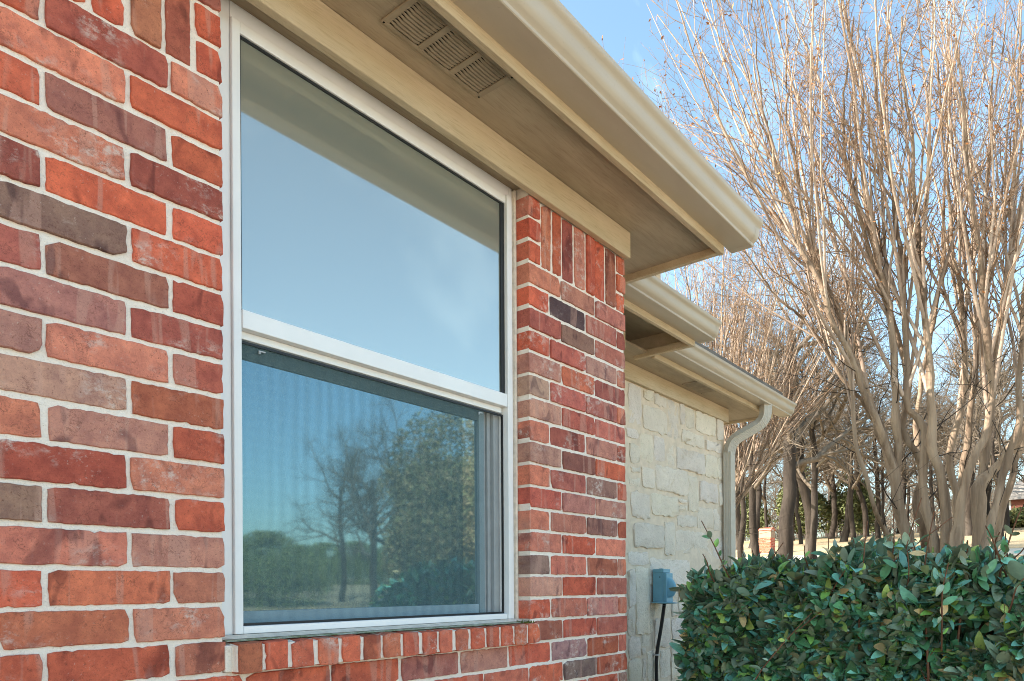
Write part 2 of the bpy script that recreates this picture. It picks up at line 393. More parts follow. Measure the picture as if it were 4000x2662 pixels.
def brick_mesh(x0, x1, z0, z1, yf, yb, col):
    w_, h_ = x1-x0, z1-z0; pts = []
    def side(ax, ay, bx, by, nx, ny):
        L = math.hypot(bx-ax, by-ay); n = max(3, int(L/.0085)); w0 = random.uniform(0, 6); am = random.uniform(.0002, .0009)
        for i in range(n):
            t = i/n; q = am*math.sin(w0+t*random.uniform(6, 9)*L/.1)+random.gauss(0, .00045)
            if random.random() < .02: q -= random.uniform(.0008, .0028)      # a chip filled by mortar
            pts.append((ax+(bx-ax)*t+nx*q, ay+(by-ay)*t+ny*q))
    cc = [min(abs(random.gauss(.0015, .0025)), .009) if random.random() < .95 else random.uniform(.005, .012) for _ in range(4)]
    tl = [random.gauss(0, .0005) for _ in range(4)]
    side(x0+cc[0], z0+tl[0], x1-cc[1], z0+tl[1], 0, -1); side(x1, z0+cc[1], x1, z1-cc[2], 1, 0)
    side(x1-cc[2], z1+tl[2], x0+cc[3], z1+tl[3], 0, 1); side(x0, z1-cc[3], x0, z0+cc[0], -1, 0)
    n = len(pts); cxm, czm = (x0+x1)/2, (z0+z1)/2
    def ins(p, d): return (p[0]-math.copysign(min(d, w_*.3), p[0]-cxm)*(1 if abs(p[0]-cxm) > w_*.5-.02 else .0), p[1]-math.copysign(d, p[1]-czm)*(1 if abs(p[1]-czm) > h_*.5-.02 else 0))
    tx, tz = random.gauss(0, .004), random.gauss(0, .009)
    fy = lambda p: yf+(p[0]-cxm)*tx+(p[1]-czm)*tz
    v = [(p[0], yb, p[1]) for p in pts]+[(p[0], fy(p)+.0016, p[1]) for p in pts]
    v += [(q[0], fy(q), q[1]) for q in (ins(p, .0014) for p in pts)]
    f = [(i, (i+1) % n, n+(i+1) % n, n+i) for i in range(n)]+[(n+i, n+(i+1) % n, 2*n+(i+1) % n, 2*n+i) for i in range(n)]
    f.append(tuple(range(2*n, 3*n)))
    me = mesh('brick', v, f, False, [col]*len(v)); me.materials.append(MBR); return me
J = .0095                                                    # joint width
def brick(x0, x1, k, parent=wall, forced=None, k1=None, yf=None, yb=.06, jl=J/2, jr=J/2):
    z0, z1 = jz(k)+random.uniform(.0038, .0058), jz(k+1 if k1 is None else k1)-random.uniform(.0038, .0058)
    y = random.gauss(0, .0013) if yf is None else yf
    me = brick_mesh(x0+jl+random.gauss(0, .001), x1-jr+random.gauss(0, .001), z0, z1, y, yb, bcol(forced))
    link('brick', me, parent)
GREY, DKB, PUR, TAN, ORG, RED, PNK = (.27, .215, .17), (.10, .085, .09), (.33, .105, .085), (.42, .28, .225), (.54, .165, .075), (.51, .14, .078), (.55, .225, .16)
def row(js, k, cols=None, jl0=J/2, jr1=J/2, **kw):
    for i in range(len(js)-1):
        brick(js[i], js[i+1], k, forced=(cols or {}).get(i), jl=jl0 if i == 0 else J/2, jr=jr1 if i == len(js)-2 else J/2, **kw)
# left of the window; colours follow the photograph course by course, right-hand brick last
LA = [-.063, .14, .3515, .552, XL]; LB = [.017, .217, .42, .626, XL]
LC = {12: {3: RED, 2: PNK}, 13: {3: PNK, 2: PUR}, 11: {3: RED, 2: (.30, .14, .13)}, 10: {2: PNK, 3: PUR}, 9: {2: RED, 3: RED}, 8: {2: GREY, 3: RED},
      7: {2: (.33, .15, .12), 3: (.42, .13, .09), 1: (.36, .13, .11)}, 6: {2: (.40, .21, .19), 3: PUR}, 5: {2: PNK, 3: (.44, .14, .11), 1: TAN}, 4: {2: (.50, .36, .30), 3: (.36, .14, .08)},
      3: {2: (.43, .22, .19), 3: RED, 1: PNK}, 2: {2: (.32, .09, .07), 3: PNK}, 1: {2: (.33, .11, .09), 3: RED, 1: GREY}, 0: {2: PNK, 3: (.44, .28, .22)},
      -1: {2: (.54, .19, .10), 3: (.42, .17, .12), 1: RED}, -2: {2: (.46, .17, .11), 3: PNK}, -3: {2: RED, 3: (.42, .17, .12), 1: RED}}
for k in range(-5, 14):
    if k in (-4, -5): continue
    row(LA if k % 2 == 0 else LB, k, LC.get(k), jr1=0)
for k in (14, 15, 16):
    row([-.063, .14, .28, .49, .553] if k % 2 == 0 else [.017, .217, .42, .553], k)
    brick(.672, XL, k, forced=RED, jr=0)
brick(.553, .617, 14, k1=17, forced=(.42, .19, .11), yf=-.003); brick(.617, .672, 14, k1=17, forced=(.36, .13, .09), yf=.001)
# under the window
row([-.063, .14, .352, .557, .77, .977, 1.183, 1.393, 1.597, 1.808, 2.011, 2.2105, XE], -4, {3: RED, 4: RED, 5: RED, 6: (.36, .16, .13), 7: TAN, 8: RED, 9: (.36, .29, .26), 10: (.36, .11, .07)}, jr1=0)
row([.017, .217, .42, .626, .876, 1.08, 1.285, 1.49, 1.694, 1.87, 2.068, XE], -5, {8: RED, 9: (.20, .175, .16), 10: (.42, .13, .08)}, jr1=0)
row([-.063, .14, .352, .557, .77, .977, 1.183, 1.393, 1.597, 1.808, 2.011, 2.2105, XE], -6, jr1=0)
row([1.716, 1.87, 2.068, XE], -3, {0: (.36, .14, .10), 1: (.42, .12, .08), 2: (.44, .16, .12)}, jl0=.003, jr1=0)
# pier to the right of the window
PA = [XP, 1.808, 2.011, 2.2105, XE]; PB = [XP, 1.870, 2.068, XE]
PC = {13: {0: PNK, 1: (.46, .25, .22), 2: (.44, .24, .22)}, 12: {0: RED, 1: DKB, 2: (.42, .16, .13)}, 11: {0: (.36, .13, .12), 1: (.26, .19, .15), 2: (.40, .17, .14)}, 10: {0: RED, 1: (.40, .13, .11), 2: (.38, .28, .26)},
      9: {0: (.50, .30, .25), 1: (.50, .17, .09), 2: (.34, .12, .10)}, 8: {0: (.42, .33, .29), 1: (.42, .15, .12), 2: (.36, .15, .13)}, 7: {0: (.45, .32, .29), 1: (.42, .13, .10), 2: (.46, .17, .13)},
      6: {0: PNK, 1: (.33, .11, .10), 2: (.46, .23, .20)}, 5: {0: (.43, .32, .29), 1: (.23, .13, .11), 2: RED}, 4: {0: PNK, 1: (.40, .15, .12), 2: (.30, .23, .19)}, 3: {0: (.42, .13, .10), 1: (.42, .24, .20), 2: (.48, .30, .27)},
      2: {0: PNK, 1: (.44, .20, .16), 2: (.27, .17, .14)}, 1: {0: (.48, .20, .15), 1: (.44, .11, .07), 2: PNK}, 0: {0: (.25, .21, .18), 1: PNK, 2: (.38, .14, .10)}, -1: {0: (.50, .32, .26), 1: RED, 2: (.38, .15, .11)}, -2: {0: RED, 1: (.46, .18, .13), 2: (.46, .27, .24)}}
for k in range(-2, 14): row(PA if k % 2 == 0 else PB, k, PC.get(k), jl0=0, jr1=0)
PC[12][2] = DKB
for k in (14, 15, 16):
    brick(XP, 1.765, k, forced=RED, jl=0); brick(2.208, XE, k, forced=(.52, .15, .07), jr=0)
sx = [1.765, 1.824, 1.876, 1.944, 2.012, 2.069, 2.136, 2.208]
for i, c in enumerate([(.50, .19, .12), (.42, .12, .07), (.28, .10, .08), (.45, .22, .16), (.44, .12, .07), RED, (.30, .13, .09)]):
    brick(sx[i], sx[i+1], 14, k1=17, forced=c, yf=random.choice([-.004, 0, .002]))
# brickwork beyond the frame, one mass
bw = MB()
for k in range(-17, 17):
    o_ = 0 if k % 2 == 0 else .1
    x = -4.15+o_
    while x < -.065:
        xe = min(x+.194, -.07); c = bcol()
        if xe-x > .03: bw.box(x, xe, random.gauss(0, .0012), .06, jz(k)+.005, jz(k+1)-.005, c)
        x += .2032
    if k < -6:
        x = -.063+o_
        while x < XE-.05:
            bw.box(x, min(x+.194, XE), random.gauss(0, .0012), .06, jz(k)+.005, jz(k+1)-.005, bcol()); x += .2032
    y = .07+o_*.5
    while y < .6:
        bw.box(XE-.05, XE+random.gauss(0, .0012), y, y+.194, jz(k)+.005, jz(k+1)-.005, bcol()); y += .2032
tag(part(bw, 'brickwork', MBR, wall), kind='stuff')
ew = MB(); ew.box(XE-.2, XE-.006, .115, .75, 0, 2.44); part(ew, 'end_wall', MMO)
# rowlock sill
zs0, zs1 = jz(-3)+.0005, H-.1055
sb = MB(); sb.prismX([(-.0205, zs0+.003), (-.0205, zs1-.004), (.06, zs1+.006), (.06, zs0+.001)], XL+.0115, 1.7155); sb.prismX([(-.003, zs0+.003), (-.003, zs1-.004), (.06, zs1+.004), (.06, zs0+.002)], XL-.002, XL+.0113)
sill = part(sb, 'window_sill', MMO)
sxs = [(.743, .793), (.802, .852), (.8636, .915), (.928, .979), (.9905, 1.039), (1.051, 1.100), (1.1086, 1.159), (1.172, 1.221), (1.235, 1.282),
       (1.294, 1.339), (1.354, 1.401), (1.4125, 1.465), (1.476, 1.526), (1.538, 1.586), (1.598, 1.649), (1.6615, 1.713)]
def sill_brick(x0, x1):
    y = -.027+random.gauss(0, .0012)
    me = brick_mesh(x0, x1, zs0+random.uniform(-.001, .002), zs1+random.gauss(0, .0008), y, .055, bcol(random.choice([RED, (.50, .15, .085), (.52, .18, .10), (.44, .16, .10)])))
    for v in me.vertices:                    # the top slopes down away from the glass
        if v.co.z > zs1-.02 and v.co.y > 0: v.co.z += .004
    link('brick', me, sill)
for a, b in sxs: sill_brick(a, b)
tops = MB()

# ---- the window
FY = .05
wf = MB()
wf.box(.733, .777, FY+.008, .10, H-.0925, H+1.216)                 # left flange
wf.box(.7775, .7962, FY, .10, H-.0915, H+1.180)                    # left jamb
wf.box(1.6545, 1.677, FY-.006, .10, H-.0915, H+1.180)                   # right jamb
wf.box(1.6775, 1.6915, FY+.006, .10, H-.0925, H+1.216)
wf.box(.7967, 1.654, FY+.001, .10, H+1.156, H+1.180)               # head
wf.box(.7775, 1.677, FY+.007, .10, H+1.1805, H+1.216)
wf.box(.7967, 1.654, FY+.001, .10, H-.0915, H-.0755)               # foot
win = part(wf, 'window', VINYL, bevel=.0015)
mr = MB(); mr.box(.7967, 1.6540, FY-.003, .085, H+.5435, H+.582)
mr.box(.7967, 1.650, FY+.016, .085, H+.527, H+.543)
part(mr, 'meeting_rail', VINYL, win, bevel=.0015)
up = MB(); up.box(.7967, 1.653, .0600, .066, H+.579, H+1.158); part(up, 'upper_pane', PANE_U, win)
ga = MB()
for b in ((.7968, .8005, .056, .0599, H+.582, H+1.150), (1.6375, 1.6538, .0560, .0599, H+.582, H+1.150), (.7968, 1.6538, .056, .0599, H+1.1505, H+1.1558)): ga.box(*b)
part(ga, 'glazing_gasket', BLACK, win)
ls = MB()
ls.box(.7967, 1.585, .104, .125, H-.0750, H-.046); ls.box(.7967, .815, .104, .125, H-.0455, H+.5)
tk = MB(); tk.box(1.5855, 1.613, .100, .125, H-.0750, H+.53); tk.box(1.6135, 1.6275, .092, .125, H-.0750, H+.53); tk.box(1.628, 1.6535, .080, .125, H-.0750, H+.53)
part(tk, 'sash_stile', m_plain('shaded_vinyl', (.33, .345, .35), .4), win, bevel=.001)  # right sash stiles; the shade on them is put into this darker grey
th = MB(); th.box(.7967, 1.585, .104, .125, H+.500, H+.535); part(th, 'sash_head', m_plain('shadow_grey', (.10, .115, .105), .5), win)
part(ls, 'lower_sash', m_plain('sash_vinyl', (.60, .62, .64), .4), win, bevel=.001)
lp = MB(); lp.box(.8155, 1.5848, .110, .114, H-.0455, H+.4995); part(lp, 'lower_pane', PANE_L, win)
sf = MB()
sf.box(.7968, 1.6538, .064, .070, H-.0753, H-.0700); sf.box(.7968, 1.6538, .064, .070, H+.5175, H+.5225); sf.box(.7968, .8000, .064, .070, H-.0698, H+.5173); sf.box(1.650, 1.6538, .064, .070, H-.0698, H+.5173)
part(sf, 'screen_frame', BLACK, win)
sn = MB(); sn.add([(.8, .067, H-.07), (1.57, .067, H-.07), (1.57, .067, H+.5175), (.8, .067, H+.5175)], [(0, 1, 2, 3)])
part(sn, 'insect_screen', SCREEN, win)
clips = MB()
for cx_ in (.845, 1.545):
    clips.box(cx_, cx_+.012, .060, .064, H+.508, H+.5105); clips.box(cx_-.003, cx_, .060, .064, H+.503, H+.5105)
part(clips, 'screen_clip', STEELTRK, win)
ck = MB()
c3 = MB(); c3.prismX([(.058, H-.1035), (.058, H-.0925), (.044, H-.0920), (.020, H-.0985)], .735, 1.7015); part(c3, 'frame_caulk', CAULK, win)
ck.prismX([(.030, zs1+.001), (.05, H-.1040), (.018, H-.0992), (.002, zs1+.0032)], .7352, 1.7012)
part(ck, 'sill_caulk', MOSS, win)
mt = MB()
for i in range(60):
    x_, y_ = random.uniform(1.655, 1.7), random.uniform(-.018, .03); h_ = random.uniform(.003, .009); mt.add([(x_-.003, y_, zs1+.002), (x_+.003, y_+random.uniform(-.002, .002), zs1+.002), (x_+random.uniform(-.003, .003), y_-.002, zs1+.003+h_)], [(0, 1, 2)])
tag(part(mt, 'moss', m_plain('moss', (.10, .11, .03), 1, 0, .3, 90), sill), kind='stuff')
c2 = MB(); c2.box(1.692, 1.7015, FY-.004, .09, H-.10, H+1.21); c2.box(.7295, .7328, FY+.008, .09, H-.10, H+1.21); part(c2, 'jamb_caulk', CAULK, win, bevel=.002)
bk = MB(); bk.box(.72, 1.71, .126, .14, H-.12, H+1.25); part(bk, 'window_back', DARK, win)

# ---- eaves: frieze board, soffit, fascia, end board, gutter
def wob(prof): return prof
def gutter(x0, x1, yf, zb, cap=True):
    P = [(yf, zb+.09), (yf, zb), (yf-.081, zb), (yf-.0835, zb+.002), (yf-.084, zb+.0095)]
    P += [(yf-.0865, zb+.0125), (yf-.0925, zb+.0165), (yf-.0985, zb+.0225), (yf-.1025, zb+.030), (yf-.1045, zb+.040), (yf-.1058, zb+.051), (yf-.1078, zb+.0575), (yf-.112, zb+.0625), (yf-.1175, zb+.0665)]
    P += [(yf-.1205, zb+.071), (yf-.121, zb+.074), (yf-.121, zb+.084), (yf-.118, zb+.0865), (yf-.112, zb+.0865), (yf-.110, zb+.080)]
    inner = [(y+.0016, z+.0016) for y, z in reversed(P[1:-3])]
    g = MB(); g.sheetX(P, x0, x1); g.sheetX([(yf-.110, zb+.080)]+inner, x0, x1)
    go = part(g, 'gutter', GUT, smooth=False)
    go.data.polygons.foreach_set('use_smooth', [True]*len(go.data.polygons)); mo_ = go.modifiers.new('e', 'EDGE_SPLIT'); mo_.split_angle = R(28)
    if cap:
        q = [(y-(.0012 if y < yf-.03 else -.0005), z-(.0012 if z < zb+.03 else -.0012)) for y, z in P[:-1]]
        c = MB(); c.prismX(q, x1-.004, x1+.0015); c.sheetX(q, x1-.030, x1-.004)
        cap_o = part(c, 'end_cap', GUT, go); cap_o.data.polygons.foreach_set('use_smooth', [len(p.vertices) == 4 for p in cap_o.data.polygons])
        e = cap_o.modifiers.new('e', 'EDGE_SPLIT'); e.split_angle = R(28)
    return go
ZF, ZS = H+1.246, H+1.274
b = MB(); b.box(-4.2, 2.264, -.027, -.004, H+1.181, H+1.2735); part(b, 'frieze_board', TRIM, bevel=.003)
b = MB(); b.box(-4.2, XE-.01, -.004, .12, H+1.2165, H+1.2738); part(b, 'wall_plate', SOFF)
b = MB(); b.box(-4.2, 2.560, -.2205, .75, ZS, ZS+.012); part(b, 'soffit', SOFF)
b = MB(); b.box(-4.2, 2.5855, -.2405, -.221, ZF, ZS+.10); part(b, 'fascia_board', TRIM, bevel=.002)
b = MB(); b.box(2.5605, 2.584, -.2208, 2.2, ZF+.001, ZS+.10); part(b, 'end_board', TRIM, bevel=.002)
gutter(-4.2, 2.655, -.2408, H+1.2755)
# second, set back section
b = MB(); b.box(2.30, 3.477, .2925, .312, ZF, ZS+.10); part(b, 'fascia_board', TRIM, bevel=.002)
gutter(2.30, 3.53, .2922, H+1.2755)
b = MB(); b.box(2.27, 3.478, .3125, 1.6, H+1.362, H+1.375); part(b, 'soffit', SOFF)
b = MB(); b.box(3.4785, 3.50, .3125, 1.6, H+1.283, H+1.3615); part(b, 'end_board', TRIM)
b = MB(); b.box(3.452, 3.4775, .3125, .64, ZF+.001, H+1.2825); part(b, 'end_board', TRIM, bevel=.002)
b = MB(); b.box(2.27, 3.10, .53, .70, 0, H+1.36); part(b, 'recessed_wall', MMO)
b = MB(); b.box(2.27, 3.135, .505, .5295, H+1.20, H+1.3615); part(b, 'frieze_board', TRIM)
# third section over the stone wall
YS = .735
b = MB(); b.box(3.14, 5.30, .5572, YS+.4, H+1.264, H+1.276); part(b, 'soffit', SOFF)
b = MB(); b.box(3.50, 5.322, .537, .557, ZF, ZS+.10); part(b, 'fascia_board', TRIM, bevel=.002)
b = MB(); b.box(5.298, 5.322, .5573, 5.6, ZF+.001, ZS+.10); part(b, 'end_board', TRIM, bevel=.002)
gutter(3.50, 5.47, .5368, H+1.2755)
b = MB(); b.box(3.14, 4.925, YS-.024, YS+.02, H+1.168, H+1.2635); part(b, 'frieze_board', TRIM, bevel=.003)
# stone wall
XS = 4.905
b = MB(); b.box(3.105, XS-.012, YS+.0005, YS+.12, 0, H+1.26); stonew = part(b, 'stone_wall', m_plain('stone_mortar', (.73, .62, .49), .95, .1, .10, 25))
def stone_mesh(x0, x1, z0, z1):
    w_, h_ = x1-x0, z1-z0; pts = []
    def side(ax, ay, bx, by, nx, ny):
        L = math.hypot(bx-ax, by-ay); n = max(2, int(L/.028))
        for i in range(n):
            t = i/n; q = random.gauss(0, .0042)
            pts.append((ax+(bx-ax)*t+nx*q, ay+(by-ay)*t+ny*q))
    k = [random.uniform(.002, .014) for _ in range(4)]; k = [min(x, w_*.3, h_*.3) for x in k]
    side(x0+k[0], z0, x1-k[1], z0, 0, -1); side(x1, z0+k[1], x1, z1-k[2], 1, 0); side(x1-k[2], z1, x0+k[3], z1, 0, 1); side(x0, z1-k[3], x0, z0+k[0], -1, 0)
    n = len(pts); cx_, cz_ = (x0+x1)/2, (z0+z1)/2
    yf = YS-.006+random.gauss(0, .003); tx, tz = random.gauss(0, .015), random.gauss(0, .015)
    f1 = 1-min(.007/w_, .3)*1.1; f2 = 1-min(.007/h_, .3)*1.1
    Y = lambda p: yf+(p[0]-cx_)*tx+(p[1]-cz_)*tz+random.gauss(0, .0018)
    r1 = [(p[0], YS+.012, p[1]) for p in pts]; r2 = [(p[0], Y(p)+.0018, p[1]) for p in pts]
    r3 = [(cx_+(p[0]-cx_)*f1, Y(p), cz_+(p[1]-cz_)*f2) for p in pts]
    r4 = [(cx_+(p[0]-cx_)*.5, Y(p)-random.uniform(0, .003), cz_+(p[1]-cz_)*.5) for p in pts]
    v = r1+r2+r3+r4+[(cx_, yf-.003, cz_)]
    f = [(j*n+i, j*n+(i+1) % n, (j+1)*n+(i+1) % n, (j+1)*n+i) for j in range(3) for i in range(n)]+[(3*n+i, 3*n+(i+1) % n, 4*n) for i in range(n)]
    t = random.uniform(.90, 1.06); c = (.88*t, .79*t, .69*t*random.uniform(.93, 1.03), 1)
    me = mesh('stone', v, f, False, [c]*len(v)); me.polygons.foreach_set('use_smooth', [False]*(2*n)+[True]*(len(f)-2*n)); me.materials.append(MST); return me
ST = [(105, 85, 205, 430), (215, 125, 295, 240), (300, 165, 398, 290), (215, 250, 400, 500), (405, 205, 492, 530), (497, 242, 535, 420), (540, 265, 608, 450), (618, 295, 770, 515), (775, 355, 825, 540),
      (85, 425, 180, 530), (190, 460, 298, 712), (303, 490, 380, 700), (388, 530, 460, 735), (512, 437, 685, 605), (692, 520, 820, 640), (470, 572, 680, 800), (688, 632, 785, 832), (790, 648, 835, 850),
      (115, 545, 190, 715), (120, 725, 195, 790), (203, 725, 302, 905), (312, 705, 553, 960), (562, 790, 640, 1085), (648, 832, 790, 1020), (795, 858, 835, 1040), (108, 803, 197, 903), (123, 915, 268, 1137),
      (278, 932, 478, 1128), (486, 972, 553, 1018), (490, 1028, 553, 1082), (475, 1095, 625, 1203), (634, 1032, 752, 1216), (758, 1044, 833, 1236), (143, 1155, 370, 1365), (378, 1148, 462, 1412), (470, 1210, 748, 1418),
      (755, 1262, 843, 1442), (103, 1378, 255, 1492)]
S4 = [(300, 508, 640, 735), (112, 600, 172, 920), (180, 580, 298, 1160), (112, 930, 172, 1182), (305, 745, 480, 862), (305, 870, 480, 1015), (486, 748, 540, 862), (546, 790, 640, 1000), (486, 870, 540, 1010), (300, 1030, 333, 1155),
      (340, 1030, 478, 1272), (488, 1030, 640, 1192), (118, 1192, 220, 1368), (230, 1165, 320, 1268), (225, 1278, 268, 1345), (482, 1208, 640, 1520), (118, 1382, 232, 1640), (240, 1365, 268, 1560), (276, 1298, 375, 1552), (390, 1295, 478, 1530)]
rects = [(2400+a/1.96, 1450+b_/1.96, 2400+c/1.96, 1450+d/1.96) for a, b_, c, d in ST]+[(2400+a/2.2025, 1950+b_/2.2025, 2400+c/2.2025, 1950+d/2.2025) for a, b_, c, d in S4]
zl = 9
for a, b_, c, d in rects:
    p, q = atY(a, b_, YS), atY(c, d, YS)
    x0, x1, z1, z0 = p.x+.002, min(q.x-.002, XS), p.z-.002, q.z+.002
    if x1-x0 < .02 or z1-z0 < .015: continue
    link('stone', stone_mesh(x0, x1, z0, min(z1, H+1.19)), stonew)
    zl = min(zl, z0)
x = 4.26                                                    # behind the hedge and down to the soil
while x < XS-.05:
    xe = min(x+random.uniform(.13, .26), XS); z = .02
    while z < .86:
        ze = min(z+random.uniform(.12, .24), .875); link('stone', stone_mesh(x+.005, xe-.005, z+.005, ze-.005), stonew); z = ze
    x = xe
x = 3.12
while x < 4.22:
    xe = min(x+random.uniform(.15, .28), 4.25); z = .02
    while z < .55:
        ze = min(z+random.uniform(.12, .24), .58); link('stone', stone_mesh(x+.005, xe-.005, z+.005, ze-.005), stonew); z = ze
    x = xe
# soffit vents
def vent(x0, x1, y0, y1, zs):
    fr = MB(); zt, zb_ = zs-.0005, zs-.0045
    n, gap, ed = 3, .016, .016; pw = (x1-x0-2*ed-(n-1)*gap)/n
    fr.box(x0, x1, y0, y0+.014, zb_, zt); fr.box(x0, x1, y1-.010, y1, zb_, zt)
    xx = [x0, x0+ed]
    fr.box(x0, x0+ed, y0+.0142, y1-.0102, zb_, zt); fr.box(x1-ed, x1, y0+.0142, y1-.0102, zb_, zt)
    for i in range(n-1):
        a = x0+ed+(i+1)*pw+i*gap; fr.box(a, a+gap, y0+.0142, y1-.0102, zb_, zt)
    o = part(fr, 'soffit_vent', VENT, bevel=.0012)
    bk_ = MB(); bk_.box(x0+.004, x1-.004, y0+.004, y1-.004, zt+.0001, zt+.0004); part(bk_, 'vent_backing', DARK, o)
    ns = 10; pitch = (y1-.0105-(y0+.0145))/ns; me = None
    for i in range(n):
        a = x0+ed+i*(pw+gap)+.0005
        for j in range(ns):
            y = y0+.0145+pitch*j
            if me is None:
                q = MB(); L = pw-.001; W = pitch*.74; nn = 7
                for r_ in range(nn):
                    pass
                v, f = [], []
                for r_ in range(nn):
                    t = r_/(nn-1); e = min(1, math.sin(math.pi*t)*2.6); xq = L*t
                    for (yy, zz) in ((0, -.0002), (W*.35, -.0062*e), (W*.8, -.0044*e), (W, -.0002)): v.append((xq, yy, zz))
                for r_ in range(nn-1):
                    for c_ in range(3): f.append((r_*4+c_, r_*4+c_+1, r_*4+c_+5, r_*4+c_+4))
                me = mesh('louver', v, f, True); me.materials.append(VENT)
            l = link('louver', me, o); l.location = (a, y, zt-.001)
    sc_ = MB()
    for sx_ in (x0+.006, x1-.006):
        for sy_ in (y0+.007, y1-.005): sc_.box(sx_-.002, sx_+.002, sy_-.002, sy_+.002, zb_-.001, zb_)
    part(sc_, 'screw', DARK, o)
    return o
vent(1.058, 1.388, -.206, -.084, ZS)
vent(4.115, 4.40, .575, .680, H+1.264)
# downspout
def rect_tube(pts, wx, wy, name, m, parent, ribs=True):
    pts = [Vector(p) for p in pts]; prof = []
    nr = 4
    for sx_, sy_, ex, ey in ((-1, -1, 1, -1), (1, -1, 1, 1), (1, 1, -1, 1), (-1, 1, -1, -1)):
        for i in range(nr*2+2):
            t = i/(nr*2+2); gx, gy = sx_+(ex-sx_)*t, sy_+(ey-sy_)*t
            dn = .93 if (i % 2 == 0 and 0 < i) else 1.0
            if i == 0: dn = .97
            prof.append((gx*(dn if abs(ex-sx_) < .1 else 1), gy*(dn if abs(ey-sy_) < .1 else 1)))
    n = len(prof); V_, F_ = [], []
    for i, p in enumerate(pts):
        t = ((pts[min(i+1, len(pts)-1)]-pts[max(i-1, 0)])).normalized()
        a = Vector((CA, SA*0, 0)); a = Vector((1, 0, 0)) if abs(t.x) < .8 else Vector((0, 0, 1))
        sx_ = DS_W - t*DS_W.dot(t) if abs(t.dot(DS_W)) < .9 else Vector((0, 0, 1)); sx_.normalize(); sy_ = t.cross(sx_).normalized()
        for gx, gy in prof: V_.append(p+sx_*gx*wx/2+sy_*gy*wy/2)
    for i in range(len(pts)-1):
        for j in range(n): F_.append((i*n+j, i*n+(j+1) % n, (i+1)*n+(j+1) % n, (i+1)*n+j))
    o = link(name, mesh(name, V_, F_), parent, m); return o
DS_W = Vector((1, 0, 0))
vx, vy = 4.875, YS-.045
top = Vector((5.03, .487, H+1.275)); A_ = Vector((5.03, .487, H+1.165)); B_ = Vector((vx, vy, H+1.02))
dsp = []
dsp.append(top)
def bend(p0, p1, p2, r, n=7):
    d0, d1 = (p0-p1).normalized(), (p2-p1).normalized(); a, c = p1+d0*r, p1+d1*r
    return [(1-t)**2*a+2*t*(1-t)*p1+t*t*c for t in [i/(n-1) for i in range(n)]]
end = Vector((vx, vy, .10))
dsp += bend(top, A_, B_, .075); dsp += bend(A_, B_, end, .085)
DS_W = Vector((.85, -.5, 0)).normalized()
ds = rect_tube(dsp, .066, .052, 'downspout', SPOUT, house)
DS_W = Vector((1, 0, 0))
o = rect_tube([dsp[-1]+Vector((0, 0, .01)), Vector((vx, vy, H+.40)), end], .078, .056, 'downpipe', SPOUT, ds)
o = rect_tube([Vector((vx, vy, H+.405)), Vector((vx, vy, H+.375))], .081, .059, 'pipe_collar', SPOUT, ds)
for i in list(range(2, 7))+list(range(9, 14)):               # crimped elbow folds
    DS_W = Vector((.85, -.5, 0)).normalized(); q_ = dsp[i]; t_ = (dsp[i+1]-dsp[i-1]).normalized()*.003
    rect_tube([q_-t_, q_+t_], .0695, .0555, 'crimp', SPOUT, ds)
DS_W = Vector((1, 0, 0))
b = MB(); b.box(vx-.062, vx+.042, vy-.0305, vy-.0288, H-.02, H+.01); b.box(vx-.056, vx-.048, vy-.033, vy-.0306, H-.009, H-.001); part(b, 'strap', SPOUT, ds)
# roof, hidden body of the house
def roof(x0, x1, y0, y1, z0, sl=.44):
    b = MB(); z1 = z0+(y1-y0)*sl
    b.prismX([(y0, z0), (y1, z1), (y1, z1+.05), (y0, z0+.03)], x0, x1)
    b.prismX([(y1+.001, z1), (2*y1-y0, z0), (2*y1-y0, z0+.03), (y1+.001, z1+.05)], x0, x1); return b
part(roof(-4.2, 2.60, -.30, 3.3, H+1.365), 'roof', ROOFM)
part(roof(2.601, 3.49, .25, 3.3, H+1.40), 'roof', ROOFM)
part(roof(3.491, 5.36, .48, 3.3, H+1.40), 'roof', ROOFM)
b = MB(); b.box(-4.2, 2.2, .16, 6, 0, 2.47); b.box(2.27, 3.0, .8, 6, 0, 2.55); b.box(3.1, XS-.02, YS+.125, 5.9, 0, 2.45)
part(b, 'back_walls', MMO)
b = MB(); b.box(-4.2, 5.0, 3.0, 3.6, 2.3, 3.6); part(b, 'attic', DARK)
# upper brick chimney with a pale corner board
cp = atD(2562, 1075, 5.2)
b = MB(); b.box(cp.x-.55, cp.x, cp.y, cp.y+.6, 2.0, H+2.75); ch = part(b, 'chimney', MBR)
a = ch.data.attributes.new('Col', 'FLOAT_COLOR', 'POINT'); a.data.foreach_set('color', [.45, .14, .085, .3]*len(ch.data.vertices))
b = MB(); b.box(cp.x-.02, cp.x+.045, cp.y-.015, cp.y+.06, 2.0, H+2.75); part(b, 'corner_board', TRIM, ch)

